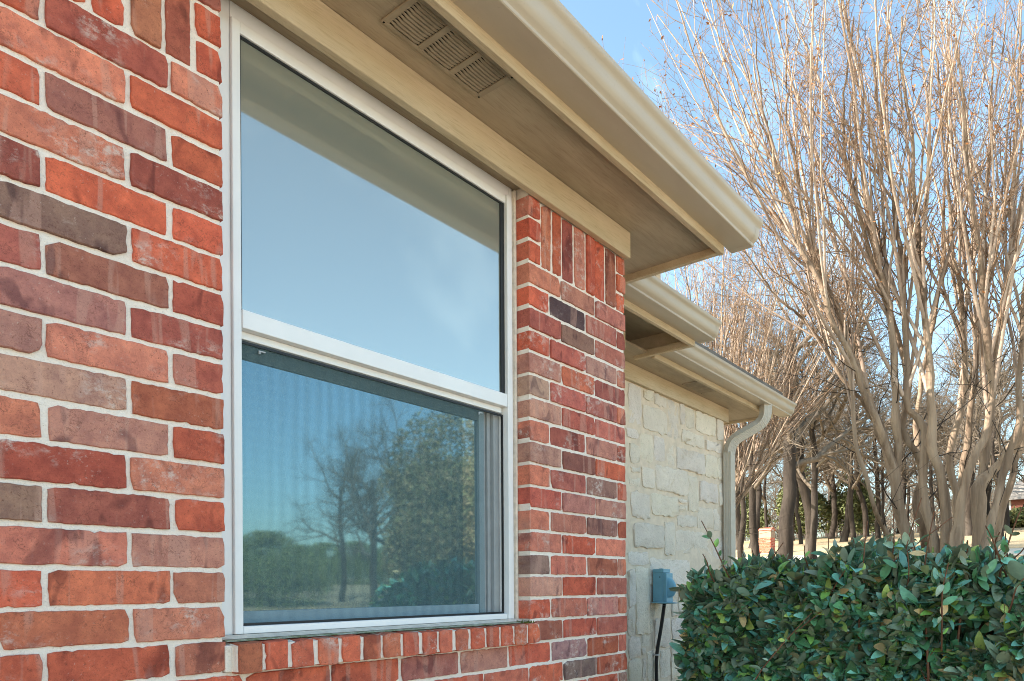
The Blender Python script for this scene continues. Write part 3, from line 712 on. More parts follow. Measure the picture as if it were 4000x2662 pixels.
# ------------------------------------------------------------------ electrical box and its cable
EB = m_plain('shade_blue_enamel', (.17, .38, .48), .45, .4, .06, 20)  # grey box; the blue cast of the shade is put into its colour
bx0, bx1, by0, by1, bz0, bz1 = 3.805, 3.885, YS-.105, YS-.014, H-.085, H+.108
eb = tag(empty('electrical_box', ((bx0+bx1)/2, YS-.014, bz0)), 'small blue grey outdoor electrical box fixed to the pale stone wall', 'electrical box')
b = MB(); b.box(bx0, bx1, by0+.026, by1, bz0, bz1-.022); part(b, 'enclosure', EB, eb, bevel=.003)
b = MB(); b.box(bx0-.003, bx1+.004, by0+.020, by1-.002, bz1-.0215, bz1); b.box(bx0+.02, bx0+.04, by0+.04, by1-.03, bz1, bz1+.004); part(b, 'rain_hood', EB, eb, bevel=.003)
b = MB(); b.box(bx0+.001, bx1+.003, by0+.002, by0+.0255, bz0-.003, bz1-.024); cv = part(b, 'front_cover', EB, eb, bevel=.004)
v, f = [], []; n = 12
for i in range(n+1):
    t = i/n; zz = bz0+.025+(bz1-bz0-.075)*t; e = .040*math.sin(math.pi*min(1, (1-t)*.62+.0))**1.0 if t < 1 else 0
    e = .042*math.sin(math.pi*(.06+.94*t))**.8 if 0 < t < 1 else 0
    for (u_, k_) in ((0, 0), (.18, .8), (.5, 1), (.82, .8), (1, 0)): v.append((bx0+.012+(bx1-bx0-.02)*u_, by0+.0015-e*k_, zz))
for i in range(n):
    for j in range(4): f.append((i*5+j, i*5+j+1, i*5+j+6, i*5+j+5))
link('bulge', mesh('bulge', v, f, True), cv, EB)
b = MB(); b.box(bx0-.0008, bx0+.0005, by1-.05, by1-.044, bz1-.05, bz1-.044); part(b, 'screw', DARK, eb)
cb = tag(empty('black_cable', (3.85, YS-.03, 0)), 'thick black cable hanging from the electrical box down the stone wall', 'cable')
cpts = [(3.852, YS-.066, bz0-.004, .0105), (3.851, YS-.06, bz0-.05, .0105), (3.842, YS-.040, .92, .0105), (3.832, YS-.026, .82, .0105), (3.828, YS-.024, .6, .0105), (3.828, YS-.024, .3, .0105), (3.828, YS-.024, .0, .0105)]
P, Q = path(cpts, 26); V_, Q_ = tubes([(P[None], Q[None], 12)])
link('sheath', mesh_np('sheath', V_, Q_), cb, BLACK)
P, Q = path([(3.8525, YS-.066, bz0+.004, .016), (3.852, YS-.066, bz0-.012, .016), (3.852, YS-.066, bz0-.0121, .013), (3.8515, YS-.064, bz0-.022, .013)], 10)
V_, Q_ = tubes([(P[None], Q[None], 12)]); link('connector', mesh_np('connector', V_, Q_, smooth=False), cb, EB)
b = MB(); b.box(3.815, 3.842, YS-.039, YS-.008, .795, .806); part(b, 'strap', m_plain('zinc', (.45, .46, .47), .35), cb, bevel=.002)

# ------------------------------------------------------------------ hedge
hedge = tag(empty('hedge', (3.4, -1.2, 0)), 'clipped dark green hedge with broad silvery leaves and stray shoots', 'hedge')
def leaf_local(L, W, curl, fold):
    st = [0, .12, .32, .55, .78, .93, 1.0]; wd = [0, .55, .95, 1, .72, .35, 0]; v, f = [], []
    for t, q in zip(st, wd):
        zc = -curl*(t-.3)**2*L; hw = W*.5*q
        v += [(t*L, -hw, zc+fold*hw), (t*L, 0, zc), (t*L, hw, zc+fold*hw)]
    for i in range(len(st)-1):
        a = i*3; f += [(a, a+3, a+4, a+1), (a+1, a+4, a+5, a+2)]
    return np.array(v), np.array(f)
LV = [leaf_local(1, random.uniform(.40, .52), random.uniform(-.1, .6), random.uniform(.05, .45)) for _ in range(10)]
def leaf_cols(n):
    k = rng.random(n); base = np.zeros((n, 3))
    base[:] = (.030, .095, .050)
    base[k < .45] = (.048, .145, .130); base[k < .18] = (.055, .135, .035); base[k < .10] = (.10, .16, .045); base[k > .80] = (.085, .135, .105); base[k > .95] = (.15, .13, .07)
    return base*np.array([1.25, 1.06, .92])*rng.uniform(1.5, 4.6, (n, 1))
def frames(d, nrm):
    d = unit(d); z = unit(nrm-d*(nrm*d).sum(1, keepdims=True)); y = np.cross(z, d); return np.stack([d, y, z], 2)
def scatter(n):
    pos, out = [], []
    HX0, HX1, HY0, HY1, HT = 2.93, 4.15, -1.95, .085, H+.075
    q = rng.random(n)
    k = rng.random(n)
    depth = np.where(rng.random(n) < .70, np.abs(rng.normal(0, .07, n)), rng.uniform(.1, .42, n))
    ui = rng.random(n)
    P = np.zeros((n, 3)); N = np.zeros((n, 3))
    f = q < .62                                             # front
    yv = np.where(rng.random(n) < .86, rng.uniform(-1.4, HY1, n), rng.uniform(HY0, -1.4, n))
    zv = np.where(rng.random(n) < .82, rng.uniform(.72, HT, n), rng.uniform(.02, .72, n))
    P[f] = np.c_[HX0+depth[f], yv[f], zv[f]]; N[f] = (-1, 0, .25)
    t = (q >= .62) & (q < .86)                              # top
    P[t] = np.c_[rng.uniform(HX0, HX0+.9, t.sum()), yv[t], HT-depth[t]*.8]; N[t] = (-.25, 0, 1)
    s = q >= .86                                            # end by the stone wall
    P[s] = np.c_[rng.uniform(HX0, HX0+.7, s.sum()), HY1-depth[s], zv[s]]; N[s] = (-.2, .9, .25)
    # rounded shoulder and lumpy surface
    ov = np.clip((P[:, 2]-(HT-.16))/.16, 0, 1); fx = f*ov**2*.13; P[:, 0] += fx
    lump = (1+.15*(N[:, 2] > .7))*.028*np.sin(P[:, 1]*7.3+P[:, 2]*5)+.035*np.sin(P[:, 1]*17+1.3+P[:, 2]*13)+.02*np.sin(P[:, 0]*21+P[:, 1]*31)
    P += N*lump[:, None]
    N[f] += (ov[f]**2)[:, None]*np.array([0, 0, .9])
    P[:, 2] -= .09*np.clip((P[:, 1]+.16)/.25, 0, 1)**2*np.clip((P[:, 2]-.6)/.6, 0, 1)
    return P, unit(N), depth
n = 37000
P, Nn, dep = scatter(n)
hole = (((P[:, 1]+.98)/.10)**2+((P[:, 2]-1.02)/.06)**2 < 1) & (P[:, 0] < 3.12)      # a dark gap in the leaves
P, Nn, dep = P[~hole], Nn[~hole], dep[~hole]; n = len(P)
d = unit(Nn*.55+rng.normal(0, .62, (n, 3))+np.array([0, 0, .28]))
nr = unit(Nn*.45+np.array([0, 0, .75])+rng.normal(0, .48, (n, 3)))
FR = frames(d, nr); SZ = rng.uniform(.040, .086, n)*np.where(rng.random(n) < .12, 1.22, 1); COL = leaf_cols(n)
VI = rng.integers(0, len(LV), n)
dx = P-np.array([0, -DW, H]); zz = dx[:, 0]*CA+dx[:, 1]*SA; tt = (dx[:, 0]*SA-dx[:, 1]*CA)/zz; yy = dx[:, 2]/zz
inview = (tt > .2) & (tt < .71) & (yy > -.125) & (dep < .05)
cand = np.where(inview)[0]; face = np.abs((FR[cand, :, 2]*unit(dx[cand])).sum(1)); cand = cand[np.argsort(-(face*SZ[cand]/zz[cand]))][:300]
solo = set(cand.tolist()); rest = np.array([i for i in range(n) if i not in solo])
Vs, Fs, Cs, off = [], [], [], 0
for vi in range(len(LV)):
    ii = rest[VI[rest] == vi]; lv, lf = LV[vi]
    W_ = np.einsum('nij,vj->nvi', FR[ii], lv)*SZ[ii][:, None, None]+P[ii][:, None, :]
    Vs.append(W_.reshape(-1, 3)); Fs.append((lf[None]+np.arange(len(ii))[:, None, None]*len(lv)).reshape(-1, 4)+off); off += len(ii)*len(lv)
    Cs.append(np.repeat(np.c_[COL[ii], np.ones(len(ii))], len(lv), 0))
tag(link('foliage', mesh_np('foliage', np.concatenate(Vs), np.concatenate(Fs), np.concatenate(Cs)), hedge, LEAF), kind='stuff')
for i in solo:
    lv, lf = LV[VI[i]]; me = mesh_np('leaf', lv*SZ[i], lf, np.repeat(np.r_[COL[i], 1][None], len(lv), 0))
    o = link('leaf', me, hedge, LEAF); m_ = Matrix(FR[i].tolist()).to_4x4(); m_.translation = Vector(P[i]); o.matrix_local = m_
# woody stems inside
bat = []
for i in range(150):
    y = random.uniform(-1.8, -.12); x = random.uniform(3.1, 3.9); p0 = Vector((x, y, 0)); p1 = Vector((x+random.uniform(-.25, .2), y+random.uniform(-.25, .25), random.uniform(.8, 1.18)))
    pts = [(*p0, .010), (*(p0.lerp(p1, .5)+Vector((random.gauss(0, .05), random.gauss(0, .05), 0))), .008), (*p1, .004)]
    a_, r_ = path(pts, 6); bat.append((a_, r_))
P_ = np.stack([b_[0] for b_ in bat]); R_ = np.stack([b_[1] for b_ in bat]); S1, SR1 = sprout(P_, R_, 7, .35, 1, .16, .4, 45, 15, 4, .15, .05, .6)
V_, Q_ = tubes([(P_, R_, 5), (S1, SR1, 3)]); tag(link('twigs', mesh_np('twigs', V_, Q_), hedge, SHOOT), kind='stuff')
# stray shoots above the top: base px, tip px
SH = [(2835, 2230, 2740, 2035, 3.0), (2770, 2230, 2745, 2165, 3.0), (3000, 2210, 3060, 2120, 3.0), (3385, 2370, 3388, 2035, 2.7), (3475, 2240, 3490, 2010, 2.75), (3520, 2230, 3600, 1945, 2.7), (3610, 2230, 3650, 1995, 2.6),
      (3420, 2250, 3720, 2020, 2.7), (3325, 2230, 3335, 2105, 2.75), (3680, 2420, 3705, 2200, 2.45), (3930, 2150, 3990, 1985, 2.4), (3900, 2170, 3850, 2055, 2.4), (3100, 2480, 3220, 2380, 2.75), (3240, 2330, 3300, 2230, 2.7),
      (3540, 2320, 3545, 2160, 2.6), (3955, 2350, 4010, 2250, 2.35), (2960, 2640, 3170, 2395, 2.75), (3890, 2150, 3905, 2080, 2.45)]
for i in range(14):
    x_ = random.uniform(2720, 4000); zq = 3.05-(x_-2720)/1280*.68; y_ = 2225-(x_-2720)/1280*40; SH.append((x_, y_, x_+random.gauss(0, 35), y_-random.uniform(45, 110), zq+random.uniform(0, .25)))
for bx_, by_, tx_, ty_, zz_ in SH:
    a, b_ = atD(bx_, by_, zz_+.04), atD(tx_, ty_, zz_-.02); mid = a.lerp(b_, .5)+Vector((random.gauss(0, .006), random.gauss(0, .006), 0))
    base = a-(b_-a).normalized()*.10+Vector((.05, 0, -.02))
    A4, r4 = path([(*base, .0034), (*a, .0031), (*mid, .0025), (*b_, .0013)], 10)
    V_, Q_ = tubes([(A4[None], r4[None], 5)]); so_ = link('shoot', mesh_np('shoot', V_, Q_), hedge, SHOOT)
    L_ = (b_-a).length; lvs, lfs, lcs = [], [], []
    for j in range(max(5, int(L_/.022))):
        t = random.uniform(.25, 1); i = int(t*8); p = A4[i]*(1-(t*8-i)*.5)+A4[i+1]*(t*8-i)*.5
        lv, lf = random.choice(LV); sz = random.uniform(.024, .058); dd = rng.normal(0, .6, (1, 3))+np.array([[0, 0, .5]]); fr_ = frames(dd, rng.normal(0, .5, (1, 3))+np.array([[-.4, 0, .6]]))[0]
        lfs.append(lf+len(lvs)*len(lv)); lvs.append((lv@fr_.T)*sz+A4[i]); lcs.append(np.repeat(np.r_[leaf_cols(1)[0]*1.2, 1][None], len(lv), 0))
    tag(link('leaves', mesh_np('leaves', np.concatenate(lvs), np.concatenate(lfs), np.concatenate(lcs)), so_, LEAF), kind='stuff')

# ------------------------------------------------------------------ crape myrtles
def stem_from_px(pts, ext=None):
    out = []
    for x, y, zz_, r in pts: out.append((*atD(x, y, zz_), r*.72))
    return out
def crape(root, stems, n2, n3, n4, upto, seed_leaf, twig_r=.0016):
    b2, b3, b4, ends = [], [], [], []
    k3P = []
    for pts in stems:
        P, Rr = path(pts, 44); Pj = P.copy()
        jit = rng.normal(0, 1, (44, 3)); jit = (jit+np.roll(jit, 1, 0)+np.roll(jit, -1, 0))/3
        Pj[1:] += jit[1:]*.016; Rj = Rr*(1+.06*rng.normal(size=44)+.28*(rng.random(44) < .07))
        V_, Q_ = tubes([(Pj[None], Rj[None], 9)]); link('stem', mesh_np('stem', V_, Q_), root, CRAPE)
        A, AR = sprout(Pj[None], Rr[None], n2, upto, .97, 1.6, .5, 21, 9, 14, .085, .045, .64, .22)
        b2.append((A, AR))
        b2.append(sprout(Pj[None], Rr[None], 4, .34, .52, 2.9, .3, 10, 4, 14, .035, .035, .62, .25))
    bX = [sprout(np.array([path(p_, 44)[0]]), np.array([path(p_, 44)[1]]), 3, .16, .48, .75, .5, 48, 15, 9, .13, .05, .16, .3, .0035) for p_ in stems]
    A = np.concatenate([x[0] for x in b2]); AR = np.concatenate([x[1] for x in b2])
    B, BR = sprout(A, AR, n3, .12, 1, .52, .6, 34, 14, 8, .13, .05, .5, .3)
    D, DR = sprout(B, BR, n4, .1, 1, .20, .6, 40, 16, 5, .16, .03, .6, .5, twig_r)
    V_, Q_ = tubes([(A, AR, 6)]); tag(link('branches', mesh_np('branches', V_, Q_), root, CSUNLIT), kind='stuff')
    X_, XR = np.concatenate([x[0] for x in bX]), np.concatenate([x[1] for x in bX]); Y_, YR = sprout(X_, XR, 5, .2, 1, .25, .5, 45, 15, 5, .15, .03, .6, .4, .0014)
    V_, Q_ = tubes([(X_, XR, 5), (Y_, YR, 3)]); tag(link('stray_branches', mesh_np('stray_branches', V_, Q_), root, OAKB), kind='stuff')
    V_, Q_ = tubes([(B, BR, 4), (D, DR, 3)]); tag(link('twigs', mesh_np('twigs', V_, Q_), root, CTWIG), kind='stuff')
    # seed heads and the last dry leaves at the twig ends
    e = D[:, -1]; pick = rng.random(len(e)) < seed_leaf; e = e[pick]; m = len(e)
    dd = unit(rng.normal(size=(m, 3))+np.array([0, 0, -.5])); fr_ = frames(dd, rng.normal(size=(m, 3))); s_ = rng.uniform(.010, .034, m)
    q = np.array([(0, 0, 0), (.5, -.25, .05), (1, 0, 0), (.5, .25, .05)])
    W_ = np.einsum('nij,vj->nvi', fr_, q)*s_[:, None, None]+e[:, None]
    tag(link('dry_leaves', mesh_np('dry_leaves', W_.reshape(-1, 3), np.arange(m*4).reshape(-1, 4), smooth=False), root, DRYL), kind='stuff')
z = 5.5
c1 = [
 [(3545, 2330, z+.1, .028), (3530, 2190, z+.1, .026), (3470, 2085, z, .024), (3410, 1980, z-.1, .022), (3375, 1850, z-.1, .021), (3338, 1720, z-.1, .020), (3330, 1600, z-.1, .019), (3322, 1480, z-.1, .018), (3270, 1250, z-.2, .016), (3110, 980, z-.3, .012), (2930, 780, z-.4, .008), (2760, 640, z-.5, .004)],
 [(3580, 2400, z, .065), (3560, 2200, z, .063), (3543, 2080, z, .062), (3505, 1950, z, .060), (3480, 1800, z, .056), (3440, 1660, z, .047), (3400, 1560, z, .036), (3350, 1420, z-.1, .031), (3230, 1130, z-.2, .024), (3060, 830, z-.3, .016), (2890, 480, z-.4, .009), (2760, 180, z-.5, .004)],
 [(3500, 1900, z, .03), (3505, 1800, z-.02, .036), (3500, 1660, z-.04, .038), (3497, 1500, z-.1, .036), (3470, 1220, z-.1, .030), (3390, 850, z-.2, .022), (3260, 400, z-.3, .013), (3120, -80, z-.4, .006)],
 [(3640, 2380, z+.15, .050), (3625, 2200, z+.15, .050), (3595, 2080, z+.1, .048), (3582, 1950, z+.1, .045), (3600, 1870, z+.05, .040), (3565, 1750, z, .036), (3525, 1690, z, .036), (3540, 1590, z, .033), (3530, 1430, z, .029), (3420, 1050, z-.1, .022), (3300, 560, z-.2, .014), (3190, 60, z-.3, .006)],
 [(3660, 2380, z-.1, .048), (3645, 2180, z-.1, .047), (3615, 2020, z-.1, .046), (3605, 1850, z-.1, .044), (3612, 1700, z-.1, .042), (3600, 1650, z-.1, .040), (3560, 1620, z-.1, .036), (3548, 1450, z-.1, .033), (3545, 1150, z-.2, .026), (3480, 700, z-.3, .018), (3390, 150, z-.4, .009)],
 [(3700, 2400, z-.2, .052), (3690, 2180, z-.2, .050), (3690, 2000, z-.2, .048), (3672, 1830, z-.2, .044), (3640, 1740, z-.2, .042), (3645, 1640, z-.2, .040), (3635, 1480, z-.2, .035), (3610, 1150, z-.3, .028), (3570, 650, z-.4, .018), (3520, 60, z-.5, .009)],
 [(3705, 2400, z-.3, .050), (3712, 2180, z-.3, .048), (3745, 2040, z-.3, .045), (3772, 1930, z-.3, .042), (3800, 1790, z-.3, .040), (3845, 1690, z-.3, .037), (3868, 1550, z-.3, .034), (3850, 1280, z-.4, .028), (3800, 800, z-.5, .019), (3740, 150, z-.6, .010)],
 [(3720, 2380, z+.2, .042), (3735, 2100, z+.2, .040), (3730, 1930, z+.2, .037), (3702, 1790, z+.2, .034), (3722, 1690, z+.2, .033), (3755, 1590, z+.2, .031), (3765, 1380, z+.2, .027), (3720, 900, z+.1, .018), (3650, 200, z, .009)],
 [(3750, 2380, z+.3, .042), (3752, 2000, z+.3, .040), (3768, 1800, z+.3, .037), (3785, 1650, z+.3, .034), (3805, 1480, z+.3, .030), (3835, 1150, z+.3, .023), (3860, 650, z+.2, .015), (3880, 50, z+.1, .008)],
 [(3825, 2400, z, .072), (3822, 2180, z, .070), (3822, 2000, z, .068), (3832, 1890, z, .062), (3885, 1830, z, .048), (3960, 1725, z-.1, .044), (4060, 1540, z-.2, .036), (4160, 1180, z-.3, .026), (4260, 700, z-.4, .015), (4330, 200, z-.5, .007)],
 [(3830, 1890, z+.05, .045), (3850, 1780, z+.05, .042), (3865, 1650, z+.05, .036), (3880, 1480, z+.05, .032), (3925, 1150, z, .024), (3960, 680, z-.1, .016), (3985, 100, z-.2, .008)],
 [(3790, 2380, z-.25, .040), (3835, 2160, z-.25, .037), (3875, 2040, z-.25, .036), (3905, 1920, z-.25, .034), (3935, 1780, z-.25, .032), (3972, 1650, z-.3, .030), (3990, 1450, z-.3, .027), (4010, 1050, z-.4, .020), (4050, 450, z-.5, .011), (4070, 0, z-.5, .006)],
 [(3870, 2380, z+.3, .038), (3905, 2050, z+.3, .036), (3960, 1850, z+.25, .034), (4020, 1680, z+.2, .031), (4110, 1450, z+.1, .026), (4230, 1000, z, .018), (4330, 500, z-.1, .009)],
 [(3490, 1830, z-.3, .030), (3440, 1680, z-.35, .029), (3330, 1420, z-.4, .026), (3190, 1130, z-.5, .021), (3030, 800, z-.5, .015), (2880, 420, z-.6, .009), (2790, -20, z-.6, .005)],
 [(3470, 1760, z-.1, .028), (3400, 1600, z-.1, .027), (3310, 1360, z-.1, .024), (3160, 1000, z-.2, .018), (3010, 560, z-.3, .012), (2920, 40, z-.3, .006)],
 [(3600, 1860, z+.3, .03), (3575, 1720, z+.35, .028), (3590, 1560, z+.35, .026), (3660, 1200, z+.35, .021), (3690, 700, z+.3, .013), (3720, 60, z+.2, .006)],
 [(3470, 1760, z+.2, .026), (3420, 1640, z+.2, .024), (3290, 1480, z+.15, .020), (3180, 1300, z+.1, .016), (3000, 1120, z, .010), (2860, 960, z-.1, .005)],
]
cm = tag(empty('crape_myrtle', tuple(atD(3680, 2300, z).xy)+(gz(6.3, 0)-.05,)), 'tall bare crape myrtle with many smooth tan stems fanning out behind the hedge', 'tree', 'bare crape myrtles')
c1 = [[(x+(.13*(1150-y) if y < 1150 and x < 3280 else 0), y, d_, r) for x, y, d_, r in q] for q in c1]
crape(cm, [stem_from_px(p) for p in c1], 7, 9, 4, .42, .46)
z = 9.0
c2 = []
for i in range(15):
    a = i/14.0; tx = 2560+a*760; ty = random.uniform(820, 1250)+abs(a-.35)*500; dz = random.uniform(-.6, .6)
    bx_ = 2775+a*38+random.uniform(-10, 10); mx_ = bx_+(tx-bx_)*.32; my_ = 2000-random.uniform(120, 240)
    c2.append(stem_from_px([(bx_, 2330, z+dz*.1, .026), (bx_+2, 2120, z+dz*.15, .024), (mx_, my_, z+dz*.5, .019), (bx_+(tx-bx_)*.68, my_*.45+ty*.55, z+dz*.8, .015), (tx, ty, z+dz, .006)]))
cm2 = tag(empty('crape_myrtle', tuple(atD(2790, 2300, z).xy)+(gz(8.6, 2.4)-.03,)), 'smaller bare crape myrtle with thin pale stems rising behind the downspout', 'tree', 'bare crape myrtles')
crape(cm2, c2, 7, 7, 4, .30, .10, .0022)

# ------------------------------------------------------------------ oaks and the wood
def oak_data(hgt, r, seed, spread=1.0, lean=(0, 0)):
    global rng
    rng = np.random.default_rng(seed)
    n = 12; P = np.zeros((1, n, 3)); P[0, :, 2] = np.linspace(-.5, hgt*.62, n)
    wv = np.cumsum(rng.normal(0, .055, (n, 2)), 0)*hgt*.10; P[0, :, :2] = wv-wv[0]+np.linspace(0, 1, n)[:, None]*np.array(lean)
    Rr = (r*np.linspace(1.0, .50, n))[None]; Rr[0, 0] *= 1.35
    T = (P, Rr, 10)
    A, AR = sprout(P, Rr, 9, .42, 1, hgt*.42*spread, .35, 52, 14, 9, .20, .06, .62, .35)
    B, BR = sprout(A, AR, 6, .25, 1, hgt*.20, .4, 48, 15, 7, .24, .04, .6, .35)
    D, DR = sprout(B, BR, 6, .2, 1, hgt*.10, .4, 46, 16, 5, .25, .03, .6, .4, .008)
    E, ER = sprout(D, DR, 5, .15, 1, hgt*.055, .5, 45, 18, 4, .25, .0, .6, .5, .005)
    t = mesh_np('trunk', *tubes([T])); l = mesh_np('crown', *tubes([(A, AR, 6), (B, BR, 5), (D, DR, 4), (E, ER, 3)]))
    t.materials.append(OAKB); l.materials.append(OAKT); return t, l
ODS = [oak_data(11, .22, 11), oak_data(12, .21, 12, .9, (.8, .3)), oak_data(10, .13, 13, .9, (-.3, .2)), oak_data(12, .19, 14, 1.1, (.5, -.6)), oak_data(9, .12, 15, 1.0)]
def oak(data, px, zz_, label, group, rot=0, s=1, name='oak_tree', cat='tree'):
    p = atD(px, 2250, zz_); zg = gz(p.x, p.y)
    r_ = empty(name, (p.x, p.y, zg)); r_.rotation_euler.z = rot; r_.scale = (s, s, s)
    for nm, d_ in (('trunk', data[0]), ('crown', data[1])):
        o = bpy.data.objects.new(nm, d_); C.objects.link(o); o.parent = r_
    tag(r_, label, cat, group); return r_
G1 = 'bare oaks along the road'
oak(ODS[0], 3062, 20, 'thick dark oak trunk, the stoutest one, just right of the brick mailbox pillar', G1, .4)
oak(ODS[2], 2962, 22, 'slim dark oak trunk just left of the brick mailbox pillar', G1, 1.0)
oak(ODS[4], 2897, 26, 'slender grey oak trunk close beside the downspout', G1, 2.2)
oak(ODS[3], 3192, 24, 'dark oak standing right behind a paler trunk', G1, 3.0)
oak(ODS[2], 3163, 22.5, 'pale grey leaning oak trunk in front of a darker trunk', G1, 4.0, .95)
oak(ODS[1], 3290, 37, 'twin looking oak trunk with lit left side beyond the road', G1, 5.0, .95)
oak(ODS[4], 3432, 38, 'short orange brown lit oak trunk left of the crape myrtle stems', G1, 1.5, 1.2)
oak(ODS[4], 3912, 27, 'thin forked oak in front of the far brick house', G1, .3, .85)
G2 = 'bare trees of the far wood'
lab2 = 'bare grey brown tree in the tangled wood beyond the road'
random.seed(21)
pos_ = [2880, 2925, 3005, 3110, 3140, 3230, 3260, 3330, 3385, 3470, 3520, 3580, 3640, 3690, 3745, 3790, 3850, 3890, 3945, 4010, 4060, 2830, 3050, 3180, 3300, 3420, 3560, 3700, 3820, 3960]
for i, px in enumerate(pos_):
    zz_ = random.uniform(34, 50) if i < 20 else random.uniform(50, 75)
    oak(ODS[i % 5], px+random.uniform(-14, 14), zz_, lab2, G2, random.uniform(0, 6.28), random.uniform(.75, 1.1), 'bare_tree')
# the far wood reads as one mass
rng = np.random.default_rng(5); b1 = []
PW = np.zeros((150, 8, 3)); RW = np.zeros((150, 8))
for i in range(150):
    q_ = atD(random.uniform(2700, 4400), 2200, random.uniform(60, 100)); zg = gz(q_.x, q_.y); hh = random.uniform(4, 7)
    PW[i] = np.c_[q_.x+np.cumsum(rng.normal(0, .12, 8)), q_.y+np.cumsum(rng.normal(0, .12, 8)), zg-.3+np.linspace(0, hh, 8)]; RW[i] = random.uniform(.07, .16)*np.linspace(1, .5, 8)
A, AR = sprout(PW, RW, 8, .15, 1, 3.4, .4, 45, 15, 7, .2, .05, .6, .35); B, BR = sprout(A, AR, 7, .2, 1, 1.5, .4, 45, 15, 5, .22, .03, .6, .35, .012); D, DR = sprout(B, BR, 5, .2, 1, .8, .4, 45, 15, 4, .22, .03, .6, .5, .010)
fw = tag(link('distant_wood', mesh_np('distant_wood', *tubes([(PW, RW, 6), (A, AR, 4), (B, BR, 3), (D, DR, 3)])), None, OAKT), 'hazy mass of distant bare woodland on the rise', 'wood', kind='stuff')
# evergreens
def leafmass(n, shape, cols, sz):
    k = rng.random((n, 3)); u = rng.normal(size=(n, 3)); u = unit(u)*(rng.random((n, 1))**.45)
    lf = rng.normal(0, 1, (6, 3))*2.6; lp = rng.uniform(0, 6, 6)
    u = u*(1+.13*np.sin(u@lf.T+lp).sum(1, keepdims=True)*.55)
    P = shape(u)
    ph = rng.uniform(0, 6, 4); keep = (np.sin(P[:, 0]*3.1+ph[0])+np.sin(P[:, 1]*3.7+ph[1])+np.sin(P[:, 2]*2.9+ph[2])+rng.normal(0, .6, n)) > -.55
    P = P[keep]; n = len(P)
    fr_ = frames(rng.normal(size=(n, 3))+np.array([0, 0, .4]), rng.normal(size=(n, 3))); s_ = rng.uniform(.6, 1.3, n)*sz
    q = np.array([(0, -.3, 0), (1, -.12, .1), (1, .12, .1), (0, .3, 0)])
    W_ = np.einsum('nij,vj->nvi', fr_, q)*s_[:, None, None]+P[:, None]
    c = np.array(cols)[rng.integers(0, len(cols), n)]*rng.uniform(.7, 1.3, (n, 1))
    me = mesh_np('foliage', W_.reshape(-1, 3), np.arange(n*4).reshape(-1, 4), np.repeat(np.c_[c, np.ones(n)], 4, 0), smooth=False); me.materials.append(JUNI); return me
def evergreen(me, loc, label, group, name='juniper', s=1, rot=0, trunk=None, cat='tree', hgt=2.):
    r_ = empty(name, loc); r_.scale = (s, s, s); r_.rotation_euler.z = rot
    o = bpy.data.objects.new('crown', me); C.objects.link(o); o.parent = r_; o['kind'] = 'stuff'
    P, Q = path([(0, 0, -.3, .10), (0.03, 0, hgt*.4, .08), (0, 0.02, hgt*.9, .03)], 8); t = link('trunk', mesh_np('trunk', *tubes([(P[None], Q[None], 7)])), None, OAKB); t.parent = r_
    tag(r_, label, cat, group); return r_
jm = leafmass(9000, lambda u: np.c_[u[:, 0]*1.5*(1-.35*u[:, 2]), u[:, 1]*1.5*(1-.35*u[:, 2]), 2.2+u[:, 2]*2.0], [(.15, .17, .07), (.19, .19, .09), (.11, .13, .05)], .22)
lj = ['olive green juniper between the oak trunks beyond the road', 'smaller olive juniper left of the short orange oak trunk', 'broad dark juniper right of the twin looking oak', 'green shrub like juniper left of the brick mailbox pillar']
for lb, px, zz_, s_ in ((lj[0], 3125, 44, 1.0), (lj[1], 3375, 47, .8), (lj[2], 3330, 43, .85), (lj[3], 2935, 46, .75)):
    p = atD(px, 2200, zz_); evergreen(jm, (p.x, p.y, gz(p.x, p.y)), lb, 'junipers at the edge of the wood', s=s_, rot=px)
# trees over the lawn in front of the house, seen mirrored in the window
def mirror_pt(px, zz_):
    p = atD(px, 2250, zz_); return Vector((p.x, .1-p.y, 0))
lm = leafmass(90000, lambda u: np.c_[u[:, 0]*3.2, u[:, 1]*3.2, 4.2+u[:, 2]*3.4], [(.20, .16, .075), (.25, .18, .10), (.13, .13, .06)], .13)
for lb, px, zz_, s_ in (('large brownish evergreen tree mirrored in the right of the lower window pane', 1800, 22, .78), ('second tall evergreen mirrored near the window jamb', 1985, 24, .80)):
    p = mirror_pt(px, zz_); evergreen(lm, (p.x, p.y, gz(p.x, p.y)), lb, 'trees mirrored in the window', 'evergreen_tree', s_, px, hgt=5)
bm_ = leafmass(45000, lambda u: np.c_[u[:, 0]*2.9*(1-.45*u[:, 2]), u[:, 1]*2.9*(1-.45*u[:, 2]), 1.8+u[:, 2]*2.1], [(.13, .16, .06), (.19, .20, .08)], .10)
for i, (px, zz_, s_) in enumerate(((1060, 30, .82), (940, 33, .72), (1265, 62, .95), (1400, 64, 1.0), (1545, 66, .95), (1180, 48, .8))):
    p = mirror_pt(px, zz_); evergreen(bm_, (p.x, p.y, gz(p.x, p.y)), 'rounded green bush mirrored low in the lower window pane', 'bushes mirrored in the window', 'round_bush', s_, px, cat='bush', hgt=1.5)
for px, zz_, i in ((1470, 25, 0), (1600, 27, 3), (1340, 34, 1)):
    p = mirror_pt(px, zz_); r_ = empty('bare_tree', (p.x, p.y, gz(p.x, p.y))); r_.scale = (.72,)*3; r_.rotation_euler.z = px
    for nm, d_ in (('trunk', ODS[i][0]), ('crown', ODS[i][1])):
        o = bpy.data.objects.new(nm, d_); C.objects.link(o); o.parent = r_
    tag(r_, 'bare spreading tree mirrored in the middle of the lower window pane', 'tree', 'bare trees mirrored in the window')

